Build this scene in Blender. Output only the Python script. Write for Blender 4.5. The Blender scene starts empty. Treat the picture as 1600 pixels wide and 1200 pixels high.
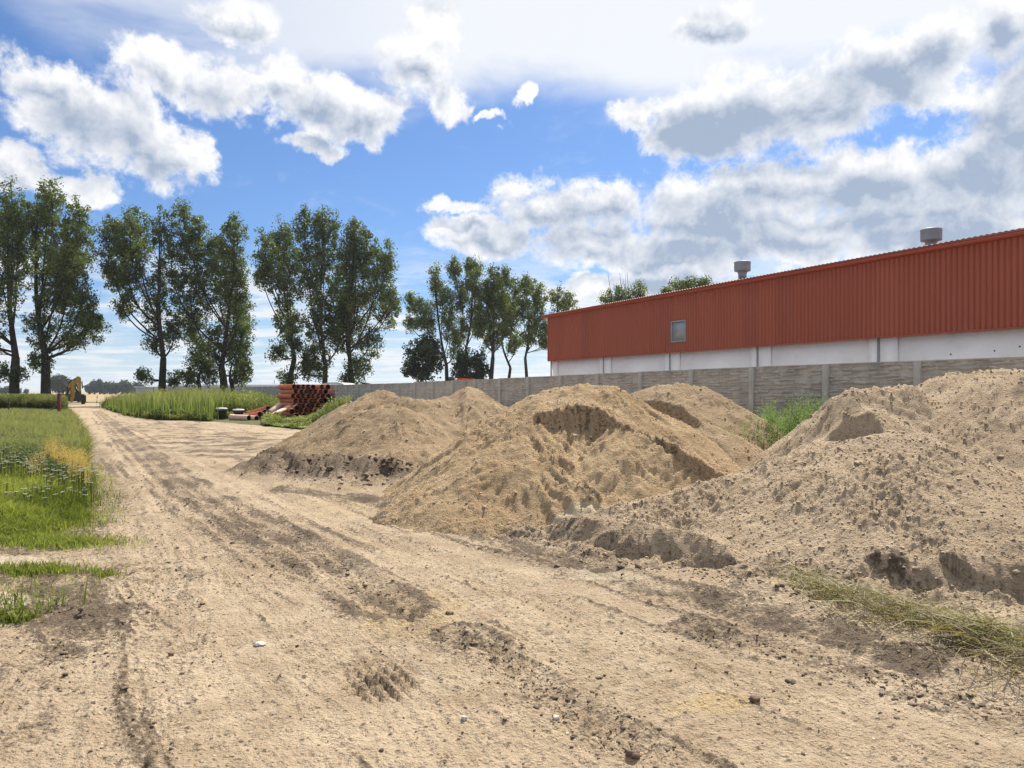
import bpy, math, numpy as np
from math import radians, sin, cos, pi
from mathutils import Vector, Matrix
sc = bpy.context.scene
COL = sc.collection
# ------------------------------------------------------------------ camera
H = 1.65; F = 1200.0; HZ = 612.0
cam = bpy.data.objects.new('camera', bpy.data.cameras.new('camera'))
COL.objects.link(cam); sc.camera = cam
cam.location = (0, 0, H); cam.rotation_euler = (radians(90), 0, 0)
cam.data.sensor_width = 36; cam.data.lens = 36 * F / 1600; cam.data.shift_y = 12 / 1600
cam.data.clip_start = 0.05; cam.data.clip_end = 9000
sc.view_settings.view_transform = 'Standard'; sc.view_settings.look = 'None'
sc.view_settings.gamma = 1; sc.view_settings.exposure = 0.58
sc.cycles.use_denoising = True
sc.cycles.max_bounces = 6; sc.cycles.transparent_max_bounces = 8
SUN_AZ, SUN_EL = radians(24), radians(51)      # azimuth from +Y towards +X
S = Vector((sin(SUN_AZ) * cos(SUN_EL), cos(SUN_AZ) * cos(SUN_EL), sin(SUN_EL)))
sun = bpy.data.objects.new('sun', bpy.data.lights.new('sun', 'SUN')); COL.objects.link(sun)
sun.data.energy = 5.0; sun.data.angle = radians(0.55); sun.data.color = (1.0, 0.94, 0.84)
sun.rotation_euler = S.to_track_quat('Z', 'Y').to_euler()
SKY_STRENGTH = 0.085

# ------------------------------------------------------------------ node helper
class NT:
    def __init__(s, tree): s.t = tree; tree.nodes.clear()
    def n(s, typ, **kw):
        nd = s.t.nodes.new(typ)
        for k, v in kw.items(): setattr(nd, k, v)
        return nd
    def put(s, sock, v):
        if v is None: return
        if isinstance(v, bpy.types.NodeSocket): s.t.links.new(v, sock)
        else:
            if hasattr(sock.default_value, '__len__'):
                if not hasattr(v, '__len__'): v = (v,) * len(sock.default_value)
                if len(sock.default_value) == 4 and len(v) == 3: v = (*v, 1)
            sock.default_value = v
    def m(s, op, a, b=None, c=None, clamp=False):
        nd = s.n('ShaderNodeMath', operation=op, use_clamp=clamp)
        for i, v in enumerate((a, b, c)): s.put(nd.inputs[i], v)
        return nd.outputs[0]
    def v(s, op, a, b=None, c=None, out=0):
        nd = s.n('ShaderNodeVectorMath', operation=op)
        for i, x in enumerate((a, b, c)):
            if x is not None: s.put(nd.inputs[i], x)
        return nd.outputs[out]
    def scale(s, a, f):
        nd = s.n('ShaderNodeVectorMath', operation='SCALE'); s.put(nd.inputs[0], a); s.put(nd.inputs['Scale'], f); return nd.outputs[0]
    def mr(s, x, a, b, c=0.0, d=1.0, smooth=True):
        nd = s.n('ShaderNodeMapRange', interpolation_type='SMOOTHSTEP' if smooth else 'LINEAR')
        for i, q in enumerate((x, a, b, c, d)): s.put(nd.inputs[i], q)
        return nd.outputs[0]
    def mix(s, f, a, b, mode='MIX'):
        nd = s.n('ShaderNodeMix', data_type='RGBA', blend_type=mode)
        s.put(nd.inputs[0], f); s.put(nd.inputs[6], a); s.put(nd.inputs[7], b); return nd.outputs[2]
    def noise(s, vec, scale, detail=4, rough=.5, dist=0, out=0, lac=2.0):
        nd = s.n('ShaderNodeTexNoise'); s.put(nd.inputs['Vector'], vec); s.put(nd.inputs['Scale'], scale)
        nd.inputs['Detail'].default_value = detail; nd.inputs['Roughness'].default_value = rough
        nd.inputs['Distortion'].default_value = dist; nd.inputs['Lacunarity'].default_value = lac
        return nd.outputs[out]
    def voro(s, vec, scale, feature='F1', out=0, rand=1):
        nd = s.n('ShaderNodeTexVoronoi', feature=feature); s.put(nd.inputs['Vector'], vec); s.put(nd.inputs['Scale'], scale)
        nd.inputs['Randomness'].default_value = rand
        return nd.outputs[out]
    def attr(s, name, out=2):
        nd = s.n('ShaderNodeAttribute', attribute_name=name); return nd.outputs[out]
    def xyz(s, a):
        nd = s.n('ShaderNodeSeparateXYZ'); s.put(nd.inputs[0], a); return nd.outputs
    def comb(s, x, y, z):
        nd = s.n('ShaderNodeCombineXYZ'); s.put(nd.inputs[0], x); s.put(nd.inputs[1], y); s.put(nd.inputs[2], z); return nd.outputs[0]
    def bump(s, h, strength, dist):
        nd = s.n('ShaderNodeBump'); s.put(nd.inputs['Height'], h); nd.inputs['Strength'].default_value = strength
        nd.inputs['Distance'].default_value = dist; return nd.outputs[0]

# ------------------------------------------------------------------ sky with clouds
world = bpy.data.worlds.new('World'); sc.world = world; world.use_nodes = True
def build_sky():
    N = NT(world.node_tree)
    out = N.n('ShaderNodeOutputWorld'); bg = N.n('ShaderNodeBackground')
    N.t.links.new(bg.outputs[0], out.inputs[0])
    sky = N.n('ShaderNodeTexSky', sky_type='NISHITA'); sky.sun_disc = False
    sky.sun_elevation = SUN_EL; sky.sun_rotation = SUN_AZ
    sky.air_density = 1.0; sky.dust_density = 0.6; sky.ozone_density = 2.5; sky.altitude = 100
    tc = N.n('ShaderNodeTexCoord').outputs['Generated']
    D = N.v('NORMALIZE', tc)
    x, y, z = N.xyz(D)
    az = N.m('ARCTAN2', x, y); el = N.m('ARCSINE', z)
    A = N.comb(az, el, 0.0)
    # warp of the cloud outlines
    w = N.v('SUBTRACT', N.noise(N.v('ADD', D, (3.1, 1.7, 9.2)), 14.0, 5, .6, out=1), (.5, .5, .5))
    w = N.v('MULTIPLY', w, (.09, .075, 0))
    AW = N.v('ADD', A, w)
    blobs = [(70,130,75,42),(140,185,115,62),(235,235,105,48),(320,245,38,32),(250,110,62,40),(335,135,68,48),(430,125,45,34),(500,165,70,42),(575,180,58,38),
             (500,225,48,20),(25,262,60,30),(110,280,75,24),(690,45,42,46),(652,105,52,42),(700,160,34,42),(375,30,70,34),
             (1125,38,70,34),(1150,185,120,66),(1070,200,60,44),(1275,170,110,60),(1390,110,120,60),(1480,70,70,50),(1570,50,60,60),
             (1590,190,95,110),(1530,270,130,60),(1370,290,140,52),(1200,290,130,40),(1120,345,120,44),(1240,370,150,45),(1450,360,220,62),(1000,165,45,26),
             (880,325,105,42),(760,365,95,30),(920,380,90,38),(950,318,45,30),(710,323,44,12),(1040,400,110,26),(768,194,24,9),(816,152,13,16),(1060,445,140,22),(900,452,60,16),(1700,120,130,160),(1850,260,200,90),(-120,190,90,70),(-260,90,140,60),(-60,400,120,20)]
    def field(P, sub):
        cur = None
        for (cx, cy, rx, ry) in blobs:
            if sub and rx < 44: continue
            u = (cx - 800) / F; v = (HZ - cy) / F
            a0 = math.atan(u); e0 = math.atan(v / math.hypot(1, u))
            ca = cos(a0); irx = F / rx / (ca * ca) * 1.0; iry = F / ry / (cos(e0) ** 2) / ca
            d = N.v('MULTIPLY', N.v('SUBTRACT', P, (a0, e0, 0)), (irx, iry, 0))
            q = N.v('DOT_PRODUCT', d, d, out=1)
            if cur is None: cur = q
            else:
                nd = N.n('ShaderNodeMath', operation='SMOOTH_MIN'); N.put(nd.inputs[0], cur); N.put(nd.inputs[1], q); nd.inputs[2].default_value = .45
                cur = nd.outputs[0]
        return N.m('SUBTRACT', 1.0, N.m('POWER', N.m('MAXIMUM', cur, 0.0), 0.5))
    M = field(AW, False)
    M = N.m('MAXIMUM', M, -1.2)
    Mu = field(N.v('ADD', AW, (0.006, .024, 0)), True)
    f1 = N.noise(D, 11.0, 8, .62, .25)
    f2 = N.noise(N.v('ADD', D, (7, 2, 5)), 38.0, 5, .68, .3)
    f0 = N.noise(N.v('ADD', D, (2, 6, 1)), 5.0, 5, .55, .2)
    # the same noise a little nearer the sun lights one side of each puff
    g1 = N.noise(D, 11.0, 5, .6, .25); f1s = N.noise(N.v('ADD', D, (.005, 0, .014)), 11.0, 5, .6, .25)
    n1 = N.m('SUBTRACT', f1, .5); n2 = N.m('SUBTRACT', f2, .5); n0 = N.m('SUBTRACT', f0, .5)
    dens = N.m('ADD', N.m('ADD', N.m('MULTIPLY', N.m('MINIMUM', M, .55), 1.0), .15), N.m('ADD', N.m('MULTIPLY', n1, 1.9), N.m('MULTIPLY', n2, 1.15)))
    alpha = N.mr(dens, -.16, .40)
    body = N.m('ADD', N.m('MINIMUM', N.m('MINIMUM', M, N.m('ADD', Mu, .12)), .62), N.m('ADD', N.m('MULTIPLY', n1, 1.0), N.m('MULTIPLY', n0, 1.0)))
    core = N.mr(body, -.16, .74, smooth=False)
    lit = N.m('MULTIPLY', N.m('SUBTRACT', g1, f1s), 3.2)
    # clouds nearer the sun stand against the light: deeper cores
    deep = N.mr(az, -.25, .2, 1.18, 1.22)
    sh = N.m('MULTIPLY', core, deep)
    shade = N.m('ADD', N.m('ADD', N.m('SUBTRACT', 1.0, sh), N.m('MULTIPLY', n2, .12)), lit)
    shade = N.m('MINIMUM', N.m('MAXIMUM', shade, -.12), 1.04)
    ccol = N.mix(N.mr(shade, -.06, 1.04, smooth=False), (2.9, 3.6, 4.8), (8.0, 8.0, 8.1))
    # thin high veil in the upper part, clear towards the lower left
    vn = N.noise(N.v('MULTIPLY', D, (2.2, 1.0, 6.0)), 2.2, 5, .55, .3)
    edge = N.m('ADD', N.m('SUBTRACT', el, N.mr(az, -.62, .16, .385, .325, smooth=False)), N.m('MULTIPLY', N.m('SUBTRACT', vn, .5), .16))
    veil = N.m('MULTIPLY', N.mr(edge, -.01, .07), N.mr(az, -.6, .0, .62, .95))
    wisps = N.m('MULTIPLY', N.mr(N.noise(N.v('MULTIPLY', N.v('ADD', D, (1, 4, 2)), (3.0, 3.0, 9.0)), 1.6, 8, .66, .8), .52, .75), .35)
    veil = N.m('MAXIMUM', veil, wisps)
    # flat layered clouds low over the horizon
    iz = N.m('DIVIDE', 1.0, N.m('ADD', N.m('MAXIMUM', z, 0.0), .035))
    PL = N.comb(N.m('MULTIPLY', x, iz), N.m('MULTIPLY', y, iz), 0.0)
    ln = N.noise(N.v('ADD', N.v('MULTIPLY', PL, (.8, 1.15, 1)), (2.2, 8.0, 0)), .95, 8, .62, .2)
    ln = N.m('ADD', N.m('MULTIPLY', ln, .62), N.m('MULTIPLY', N.noise(N.v('MULTIPLY', D, (1, 1, 2.6)), 17.0, 7, .62, .2), .38))
    low = N.m('MULTIPLY', N.mr(ln, .43, .60), N.mr(el, .20, .10))
    lowsh = N.mr(ln, .52, .78, 1.0, .70)
    horizon = N.m('MULTIPLY', N.mr(el, .13, .0), .55)
    skyc = N.v('MULTIPLY', sky.outputs[0], SKYTINT)
    c = N.mix(horizon, skyc, (5.2, 6.5, 7.6))
    c = N.mix(veil, c, (7.3, 7.5, 7.8))
    c = N.mix(low, c, N.scale(N.comb(7.3, 7.5, 7.7), lowsh))
    c = N.mix(alpha, c, ccol)
    N.put(bg.inputs[0], c); bg.inputs[1].default_value = SKY_STRENGTH
SKYTINT = (.47, .68, .95)
build_sky()

# ------------------------------------------------------------------ numeric noise
rng = np.random.default_rng(7)
def _hash(xi, yi, seed):
    h = (xi.astype(np.int64) * 374761393 + yi.astype(np.int64) * 668265263 + seed * 974634777) & 0xffffffff
    h = ((h ^ (h >> 13)) * 1274126177) & 0xffffffff
    return (h ^ (h >> 16)) & 0xffff
_ang = np.linspace(0, 2 * pi, 65537)[:-1]; _GC, _GS = np.cos(_ang).astype(np.float32), np.sin(_ang).astype(np.float32)
def pn(x, y, seed=0):
    xi = np.floor(x); yi = np.floor(y); xf = x - xi; yf = y - yi
    u = xf * xf * xf * (xf * (xf * 6 - 15) + 10); v = yf * yf * yf * (yf * (yf * 6 - 15) + 10)
    r = 0
    for i in (0, 1):
        for j in (0, 1):
            h = _hash(xi + i, yi + j, seed)
            g = _GC[h] * (xf - i) + _GS[h] * (yf - j)
            r = r + g * (u if i else 1 - u) * (v if j else 1 - v)
    return r * 1.5
def fbm(x, y, size, octv=4, seed=0, gain=.5, ridged=False):
    a = 1; r = 0; f = 1 / size; tot = 0
    for o in range(octv):
        q = pn(x * f + 17.3 * o, y * f - 9.1 * o, seed + o)
        if ridged: q = 1 - 2.2 * np.abs(q)
        r = r + a * q; tot += a; a *= gain; f *= 2.03
    return r / tot
def worley(x, y, size, seed=0):
    x = x / size; y = y / size; xi = np.floor(x); yi = np.floor(y)
    best = np.full(np.shape(x), 9.0); idv = np.zeros(np.shape(x))
    for i in (-1, 0, 1):
        for j in (-1, 0, 1):
            h = _hash(xi + i, yi + j, seed); h2 = _hash(xi + i, yi + j, seed + 77)
            px = xi + i + h / 65536; py = yi + j + h2 / 65536
            d = np.hypot(px - x, py - y); m = d < best
            best = np.where(m, d, best); idv = np.where(m, (h ^ h2) / 65536 % 1, idv)
    return best, idv
def ss(a, b, x):
    t = np.clip((x - a) / (b - a), 0, 1); return t * t * (3 - 2 * t)
def W(px, py):   # photograph pixel to flat ground
    Y = H * F / (py - HZ); return ((px - 800) / F * Y, Y)
def WY(px, py, Y): return ((px - 800) / F * Y, Y, H + (HZ - py) / F * Y)
def poly_dist(X, Y, pts, closed=False):
    """distance to a polyline, arc length at the nearest point, interpolated 3rd value, signed side"""
    best = np.full(X.shape, 1e9); arc = np.zeros(X.shape); zz = np.zeros(X.shape); side = np.zeros(X.shape); ang = np.zeros(X.shape)
    s0 = 0
    for a, b in zip(pts[:-1], pts[1:]):
        dx, dy = b[0] - a[0], b[1] - a[1]; L = math.hypot(dx, dy) + 1e-9
        t = np.clip(((X - a[0]) * dx + (Y - a[1]) * dy) / L ** 2, 0, 1)
        ex = X - a[0] - t * dx; ey = Y - a[1] - t * dy; d = np.hypot(ex, ey); m = d < best
        best = np.where(m, d, best); arc = np.where(m, s0 + t * L, arc)
        side = np.where(m, dx * ey - dy * ex, side); ang = np.where(m, np.arctan2(ey, ex), ang)
        if len(a) > 2: zz = np.where(m, a[2] + t * (b[2] - a[2]), zz)
        s0 += L
    return best, arc, zz, side, ang

# ------------------------------------------------------------------ mesh helpers
def mesh_np(name, V, faces, mat=None, parent=None, attrs=None, smooth=False, mi=None, mats=None):
    V = np.asarray(V, dtype=np.float32)
    me = bpy.data.meshes.new(name)
    me.vertices.add(len(V)); me.vertices.foreach_set('co', V.ravel())
    if isinstance(faces, np.ndarray): faces = [faces]
    faces = [np.asarray(f) for f in faces if len(f)]
    loops = np.concatenate([f.ravel() for f in faces]).astype(np.int32)
    sizes = np.concatenate([np.full(len(f), f.shape[1]) for f in faces]).astype(np.int32)
    me.loops.add(len(loops)); me.loops.foreach_set('vertex_index', loops)
    me.polygons.add(len(sizes)); me.polygons.foreach_set('loop_start', np.concatenate([[0], np.cumsum(sizes)[:-1]]).astype(np.int32))
    me.polygons.foreach_set('loop_total', sizes)
    if smooth: me.polygons.foreach_set('use_smooth', np.ones(len(sizes), bool))
    if mi is not None: me.polygons.foreach_set('material_index', np.asarray(mi, dtype=np.int32))
    if attrs:
        for k, a in attrs.items():
            at = me.attributes.new(k, 'FLOAT', 'POINT'); at.data.foreach_set('value', np.asarray(a, dtype=np.float32).ravel())
    me.update(calc_edges=True); me.validate()
    for mm in (mats or ([mat] if mat else [])): me.materials.append(mm)
    o = bpy.data.objects.new(name, me); COL.objects.link(o)
    if parent: o.parent = parent
    return o
def grid_faces(nr, nc, keep=None):
    i = np.arange(nr * nc).reshape(nr, nc)
    f = np.stack([i[:-1, :-1], i[:-1, 1:], i[1:, 1:], i[1:, :-1]], -1).reshape(-1, 4)
    if keep is not None: f = f[keep.ravel()]
    return f
class MB:
    def __init__(s): s.V = []; s.Fq = []; s.T = []; s.n = 0
    def add(s, V, fq=None, ft=None):
        V = np.asarray(V, float)
        s.V.append(V)
        if fq is not None and len(fq): s.Fq.append(np.asarray(fq) + s.n)
        if ft is not None and len(ft): s.T.append(np.asarray(ft) + s.n)
        s.n += len(V); return s
    def box(s, c, d, rz=0, M=None):
        v = np.array([[x, y, z] for x in (-.5, .5) for y in (-.5, .5) for z in (-.5, .5)]) * np.array(d)
        if rz: v = v @ np.array([[cos(rz), sin(rz), 0], [-sin(rz), cos(rz), 0], [0, 0, 1]])
        if M is not None: v = v @ np.array(M).T
        return s.add(v + np.array(c), [[0, 1, 3, 2], [4, 6, 7, 5], [0, 4, 5, 1], [2, 3, 7, 6], [0, 2, 6, 4], [1, 5, 7, 3]])
    def prism(s, pts, ax, t0, t1, org=(0, 0, 0)):
        """polygon pts (a,b) extruded; ax='y' puts (a,b) on x,z"""
        n = len(pts); V = []
        for t in (t0, t1):
            for a, b in pts: V.append({'y': (a, t, b), 'x': (t, a, b), 'z': (a, b, t)}[ax])
        V = np.array(V) + np.array(org)
        s.add(V, [[i, (i + 1) % n, n + (i + 1) % n, n + i] for i in range(n)])
        b0 = s.n - 2 * n
        c = V.reshape(2, n, 3)
        # caps by fan about centroid
        for k in (0, 1):
            cen = c[k].mean(0); s.V.append(cen[None]); ci = s.n; s.n += 1
            s.T.append(np.array([[ci, b0 + k * n + i, b0 + k * n + (i + 1) % n] for i in range(n)]))
        return s
    def tube(s, P, R, seg=8, cap=True):
        P = np.asarray(P, float); R = np.broadcast_to(np.asarray(R, float), (len(P),)); T = np.gradient(P, axis=0) if len(P) > 2 else np.repeat((P[1] - P[0])[None], 2, 0)
        T /= np.linalg.norm(T, axis=1)[:, None] + 1e-9
        up = np.array([0, 0, 1.0]) if abs(T[0][2]) < .9 else np.array([1.0, 0, 0]); V = []
        for p, t, r in zip(P, T, R):
            a = np.cross(up, t); a /= np.linalg.norm(a) + 1e-9; b = np.cross(t, a); up = b
            th = np.arange(seg) * 2 * pi / seg
            V.append(p + r * (np.cos(th)[:, None] * a + np.sin(th)[:, None] * b))
        V = np.concatenate(V); n = len(P)
        f = [[i * seg + j, i * seg + (j + 1) % seg, (i + 1) * seg + (j + 1) % seg, (i + 1) * seg + j] for i in range(n - 1) for j in range(seg)]
        base = s.n; s.add(V, f)
        if cap:
            for k, p in ((0, P[0]), ((n - 1) * seg, P[-1])):
                s.V.append(p[None]); ci = s.n; s.n += 1
                s.T.append(np.array([[ci, base + k + j, base + k + (j + 1) % seg] for j in range(seg)]))
        return s
    def lathe(s, prof, c=(0, 0, 0), seg=24, axis='z', M=None):
        th = np.arange(seg) * 2 * pi / seg; V = []
        for r, h in prof: V.append(np.stack([r * np.cos(th), r * np.sin(th), np.full(seg, h)], 1))
        V = np.concatenate(V); n = len(prof)
        if axis == 'x': V = V[:, [2, 0, 1]]
        if axis == 'y': V = V[:, [0, 2, 1]]
        if M is not None: V = V @ np.array(M).T
        return s.add(V + np.array(c), [[i * seg + j, i * seg + (j + 1) % seg, (i + 1) * seg + (j + 1) % seg, (i + 1) * seg + j] for i in range(n - 1) for j in range(seg)])
    def build(s, name, mat, parent=None, smooth=False, loc=None):
        o = mesh_np(name, np.concatenate(s.V), [np.concatenate(q) for q in (s.Fq, s.T) if q], mat, parent, smooth=smooth)
        if loc: o.location = loc
        return o
def bevel(o, w=.01, seg=2):
    m = o.modifiers.new('b', 'BEVEL'); m.width = w; m.segments = seg; m.limit_method = 'ANGLE'; return o
def tag(o, label=None, cat=None, group=None, kind=None):
    if label: o['label'] = label
    if cat: o['category'] = cat
    if group: o['group'] = group
    if kind: o['kind'] = kind
    return o
def empty(name, loc=(0, 0, 0), rz=0, **kw):
    o = bpy.data.objects.new(name, None); COL.objects.link(o); o.location = loc; o.rotation_euler = (0, 0, rz); o.empty_display_size = .2
    return tag(o, **kw)

# ------------------------------------------------------------------ materials
def new_mat(name):
    m = bpy.data.materials.new(name); m.use_nodes = True; N = NT(m.node_tree)
    out = N.n('ShaderNodeOutputMaterial'); b = N.n('ShaderNodeBsdfPrincipled'); N.t.links.new(b.outputs[0], out.inputs[0])
    return m, N, b, out
def simple(name, col, rough=.6, metal=0, var=.25, scale=6, bump=0, bscale=40, dirt=None, spec=.5):
    m, N, b, out = new_mat(name)
    P = N.n('ShaderNodeTexCoord').outputs['Object']
    n = N.noise(P, scale, 6, .6); n2 = N.noise(P, scale * 9, 4, .6)
    f = N.m('ADD', N.m('MULTIPLY', n, .7), N.m('MULTIPLY', n2, .3))
    lo = tuple(c * (1 - var) for c in col); hi = tuple(min(1, c * (1 + var)) for c in col)
    c = N.mix(N.mr(f, .3, .7), lo, hi)
    if dirt: c = N.mix(N.m('MULTIPLY', N.mr(N.noise(P, scale * 2.3, 7, .7), .5, .75), .6), c, dirt)
    N.put(b.inputs['Base Color'], c); N.put(b.inputs['Roughness'], N.mr(n2, .2, .8, rough * .85, min(1, rough * 1.15)))
    b.inputs['Metallic'].default_value = metal; b.inputs['Specular IOR Level'].default_value = spec
    if bump: N.put(b.inputs['Normal'], N.bump(N.noise(P, bscale, 5, .65), .6, bump))
    return m
def soil_mat(name, dry, dry2, moist, yellow=(.50, .36, .17), fine=1.0, green=True):
    """sandy soil: attributes moist / yellow / pale / green (0..1) say where each material lies"""
    m, N, b, out = new_mat(name)
    P = N.n('ShaderNodeNewGeometry').outputs['Position']
    big = N.noise(P, .55, 6, .6, .4); mid = N.noise(P, 3.1, 6, .65, .3); sm = N.noise(P, 22, 5, .7); gr = N.noise(P, 95, 3, .7)
    c = N.mix(N.mr(N.m('ADD', N.m('MULTIPLY', big, .5), N.m('MULTIPLY', mid, .5)), .36, .64), dry, dry2)
    c = N.mix(N.mr(sm, .35, .75, 0, .55), c, N.scale(c, .66))
    c = N.mix(N.mr(gr, .54, .70, 0, .8), c, N.scale(c, .42))
    c = N.mix(N.mr(N.noise(P, 130, 2, .6), .64, .78, 0, .5), c, tuple(min(1, q * 1.55) for q in dry2))
    fl = N.noise(N.v('MULTIPLY', P, (1.0, 1.9, 1)), 42, 4, .75, .6)
    c = N.mix(N.mr(fl, .60, .72, 0, .62), c, N.scale(c, .35))
    ye = N.mr(N.m('ADD', N.attr('yellow'), N.m('MULTIPLY', N.m('SUBTRACT', mid, .5), .9)), .35, .75)
    c = N.mix(N.m('MULTIPLY', ye, .6), c, N.mix(N.mr(gr, .35, .7), yellow, N.scale(N.comb(*yellow), .68)))
    mo = N.mr(N.m('ADD', N.m('MULTIPLY', N.attr('moist'), 1.08), N.m('ADD', N.m('MULTIPLY', N.m('SUBTRACT', sm, .5), 2.0), N.m('MULTIPLY', N.m('SUBTRACT', mid, .5), .8))), .30, .85)
    c = N.mix(N.m('MULTIPLY', mo, .88), c, N.mix(sm, N.scale(N.comb(*moist), .6), moist))
    pa = N.mr(N.m('ADD', N.attr('pale'), N.m('MULTIPLY', N.m('SUBTRACT', mid, .5), .8)), .35, .7)
    c = N.mix(N.m('MULTIPLY', pa, .6), c, (.60, .51, .36))
    if green:
        g = N.mr(N.m('ADD', N.attr('green'), N.m('MULTIPLY', N.m('SUBTRACT', sm, .5), .8)), .35, .75)
        c = N.mix(N.m('MULTIPLY', g, .85), c, N.mix(mid, (.045, .06, .018), (.11, .12, .04)))
    # small pale stones
    gk = N.noise(P, 8.5, 5, .72, .5); c = N.mix(N.mr(gk, .56, .68, 0, .42), c, N.scale(c, .55)); c = N.mix(N.mr(gk, .42, .32, 0, .35), c, N.scale(c, 1.25))
    cells = N.voro(P, 26, out=0); cid = N.voro(P, 26, out=1)
    st = N.m('MULTIPLY', N.mr(cells, .20, .13), N.m('GREATER_THAN', N.xyz(cid)[0], .93))
    c = N.mix(N.m('MULTIPLY', st, .8), c, (.60, .56, .50))
    N.put(b.inputs['Base Color'], c); N.put(b.inputs['Roughness'], N.mr(mo, 0, 1, .97, .82)); b.inputs['Specular IOR Level'].default_value = .18
    h = N.m('ADD', N.m('MULTIPLY', sm, .018 * fine), N.m('ADD', N.m('MULTIPLY', gr, .0055 * fine), N.m('MULTIPLY', N.noise(P, 55, 3, .7), .009 * fine)))
    cr = N.voro(P, 34, out=0); h = N.m('ADD', h, N.m('MULTIPLY', N.mr(cr, .0, .5, 1, 0), .006 * fine))
    N.put(b.inputs['Normal'], N.bump(h, 1.0, 1.0))
    return m
def leaf_mat(name, lo, hi, trans=.45, rough=.5, tip=None):
    m, N, b, out = new_mat(name)
    t = N.attr('tint'); c = N.mix(t, lo, hi)
    if tip: c = N.mix(N.mr(N.attr('tip'), .45, .95), c, tip)
    P = N.n('ShaderNodeNewGeometry').outputs['Position']
    c = N.mix(N.mr(N.noise(P, .9, 3, .6), .35, .65, 0, .45), c, N.scale(c, .62))
    N.put(b.inputs['Base Color'], c); b.inputs['Roughness'].default_value = rough; b.inputs['Specular IOR Level'].default_value = .18
    tr = N.n('ShaderNodeBsdfTranslucent'); N.put(tr.inputs[0], N.v('MULTIPLY', c, (1.25, 1.35, .6)))
    mx = N.n('ShaderNodeMixShader'); mx.inputs[0].default_value = trans
    N.t.links.new(b.outputs[0], mx.inputs[1]); N.t.links.new(tr.outputs[0], mx.inputs[2]); N.t.links.new(mx.outputs[0], out.inputs[0])
    return m
M_DIRT = soil_mat('dirt', (.37, .275, .18), (.54, .425, .295), (.12, .085, .058), fine=1.9)
M_SAND_Y = soil_mat('sand_yellow', (.40, .275, .155), (.56, .41, .245), (.11, .08, .05), fine=2.2)
M_SAND_G = soil_mat('sand_grey', (.43, .32, .21), (.59, .455, .31), (.13, .095, .063), fine=2.4)
M_SAND_B = soil_mat('sand_brown', (.32, .225, .135), (.45, .33, .205), (.085, .06, .04), fine=2.3)
M_CLOD = simple('clod', (.17, .125, .088), .95, var=.5, scale=3, bump=.004, bscale=60, spec=.15)
M_CLOD2 = simple('sand_clod', (.43, .335, .23), .95, var=.3, scale=3, bump=.004, bscale=60, spec=.15)
M_STONE = simple('stone', (.50, .46, .41), .8, var=.2, scale=30, bump=.002, bscale=90)
M_BARK = simple('bark', (.040, .034, .027), .95, var=.5, scale=3, bump=.05, bscale=7, spec=.1)
M_CONC = simple('concrete', (.40, .37, .32), .9, var=.3, scale=1.5, bump=.003, bscale=70, dirt=(.22, .205, .175), spec=.2)
M_POST = simple('post_concrete', (.42, .40, .35), .9, var=.2, scale=2.5, bump=.002, bscale=80, dirt=(.2, .18, .15), spec=.2)
M_RED = simple('red_sheet', (.31, .054, .024), .42, var=.10, scale=.5, dirt=(.27, .055, .027))
def clad_mat():
    m, N, b, out = new_mat('red_cladding'); P = N.n('ShaderNodeTexCoord').outputs['Object']; x, y, z = N.xyz(P)
    wn = N.n('ShaderNodeTexWhiteNoise', noise_dimensions='1D'); N.put(wn.inputs['W'], N.m('FLOOR', N.m('DIVIDE', x, 1.0)))
    c = N.mix(wn.outputs[0], (.305, .062, .023), (.355, .076, .029))
    st = N.noise(N.comb(N.m('MULTIPLY', x, 6), 0, N.m('MULTIPLY', z, .35)), 1.0, 6, .65)
    c = N.mix(N.mr(st, .52, .78, 0, .45), c, (.22, .055, .032)); c = N.mix(N.mr(N.noise(P, .25, 5, .6), .45, .7, 0, .35), c, (.36, .085, .045))
    sx = N.m('ABSOLUTE', N.m('SUBTRACT', N.m('FRACT', N.m('DIVIDE', x, .2)), .14)); szz = N.m('ABSOLUTE', N.m('SUBTRACT', N.m('FRACT', N.m('DIVIDE', z, 1.0)), .5))
    N.put(b.inputs['Base Color'], c); N.put(b.inputs['Roughness'], N.mr(st, .3, .7, .38, .6)); return m
M_CLAD = clad_mat()
M_REDTRIM = simple('red_trim', (.33, .055, .028), .4, var=.1)
M_ROOF = simple('roof_sheet', (.17, .045, .028), .6, var=.2)
M_WHITE = simple('white_render', (.90, .87, .81), .85, var=.05, scale=.6, bump=.002, bscale=60, dirt=(.74, .72, .67))
M_GREYC = simple('grey_column', (.27, .28, .28), .8, var=.12)
M_GALV = simple('galvanised', (.24, .32, .38), .5, metal=.1, var=.15, scale=4)
M_GLASS = simple('window_glass', (.27, .30, .30), .35, var=.1, spec=.8)
M_PIPE = simple('orange_pipe', (.52, .15, .06), .42, var=.22, scale=1.2, dirt=(.55, .30, .2))
M_PIPEW = simple('bleached_pipe', (.66, .42, .32), .5, var=.15, scale=1.2, dirt=(.7, .55, .45))
M_PIPESHADE = simple('pipe_inside_shade', (.022, .012, .009), .7, var=.3)  # same plastic as outside; the darkness inside the bores is put into this colour
M_BLACK = simple('black_metal', (.028, .025, .022), .6, var=.3, scale=6, dirt=(.08, .06, .045))
M_YEL = simple('machine_yellow', (.46, .27, .05), .45, var=.2, scale=2, dirt=(.28, .2, .11))
M_TYRE = simple('tyre', (.03, .029, .027), .85, var=.3, dirt=(.14, .11, .08))
M_REDP = simple('red_post_paint', (.12, .012, .008), .6, var=.3, scale=5, dirt=(.12, .03, .02))
M_LID = simple('white_lid', (.72, .70, .66), .7, var=.08)
M_BLUE = simple('blue_panel', (.04, .19, .50), .5, var=.15)
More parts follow.
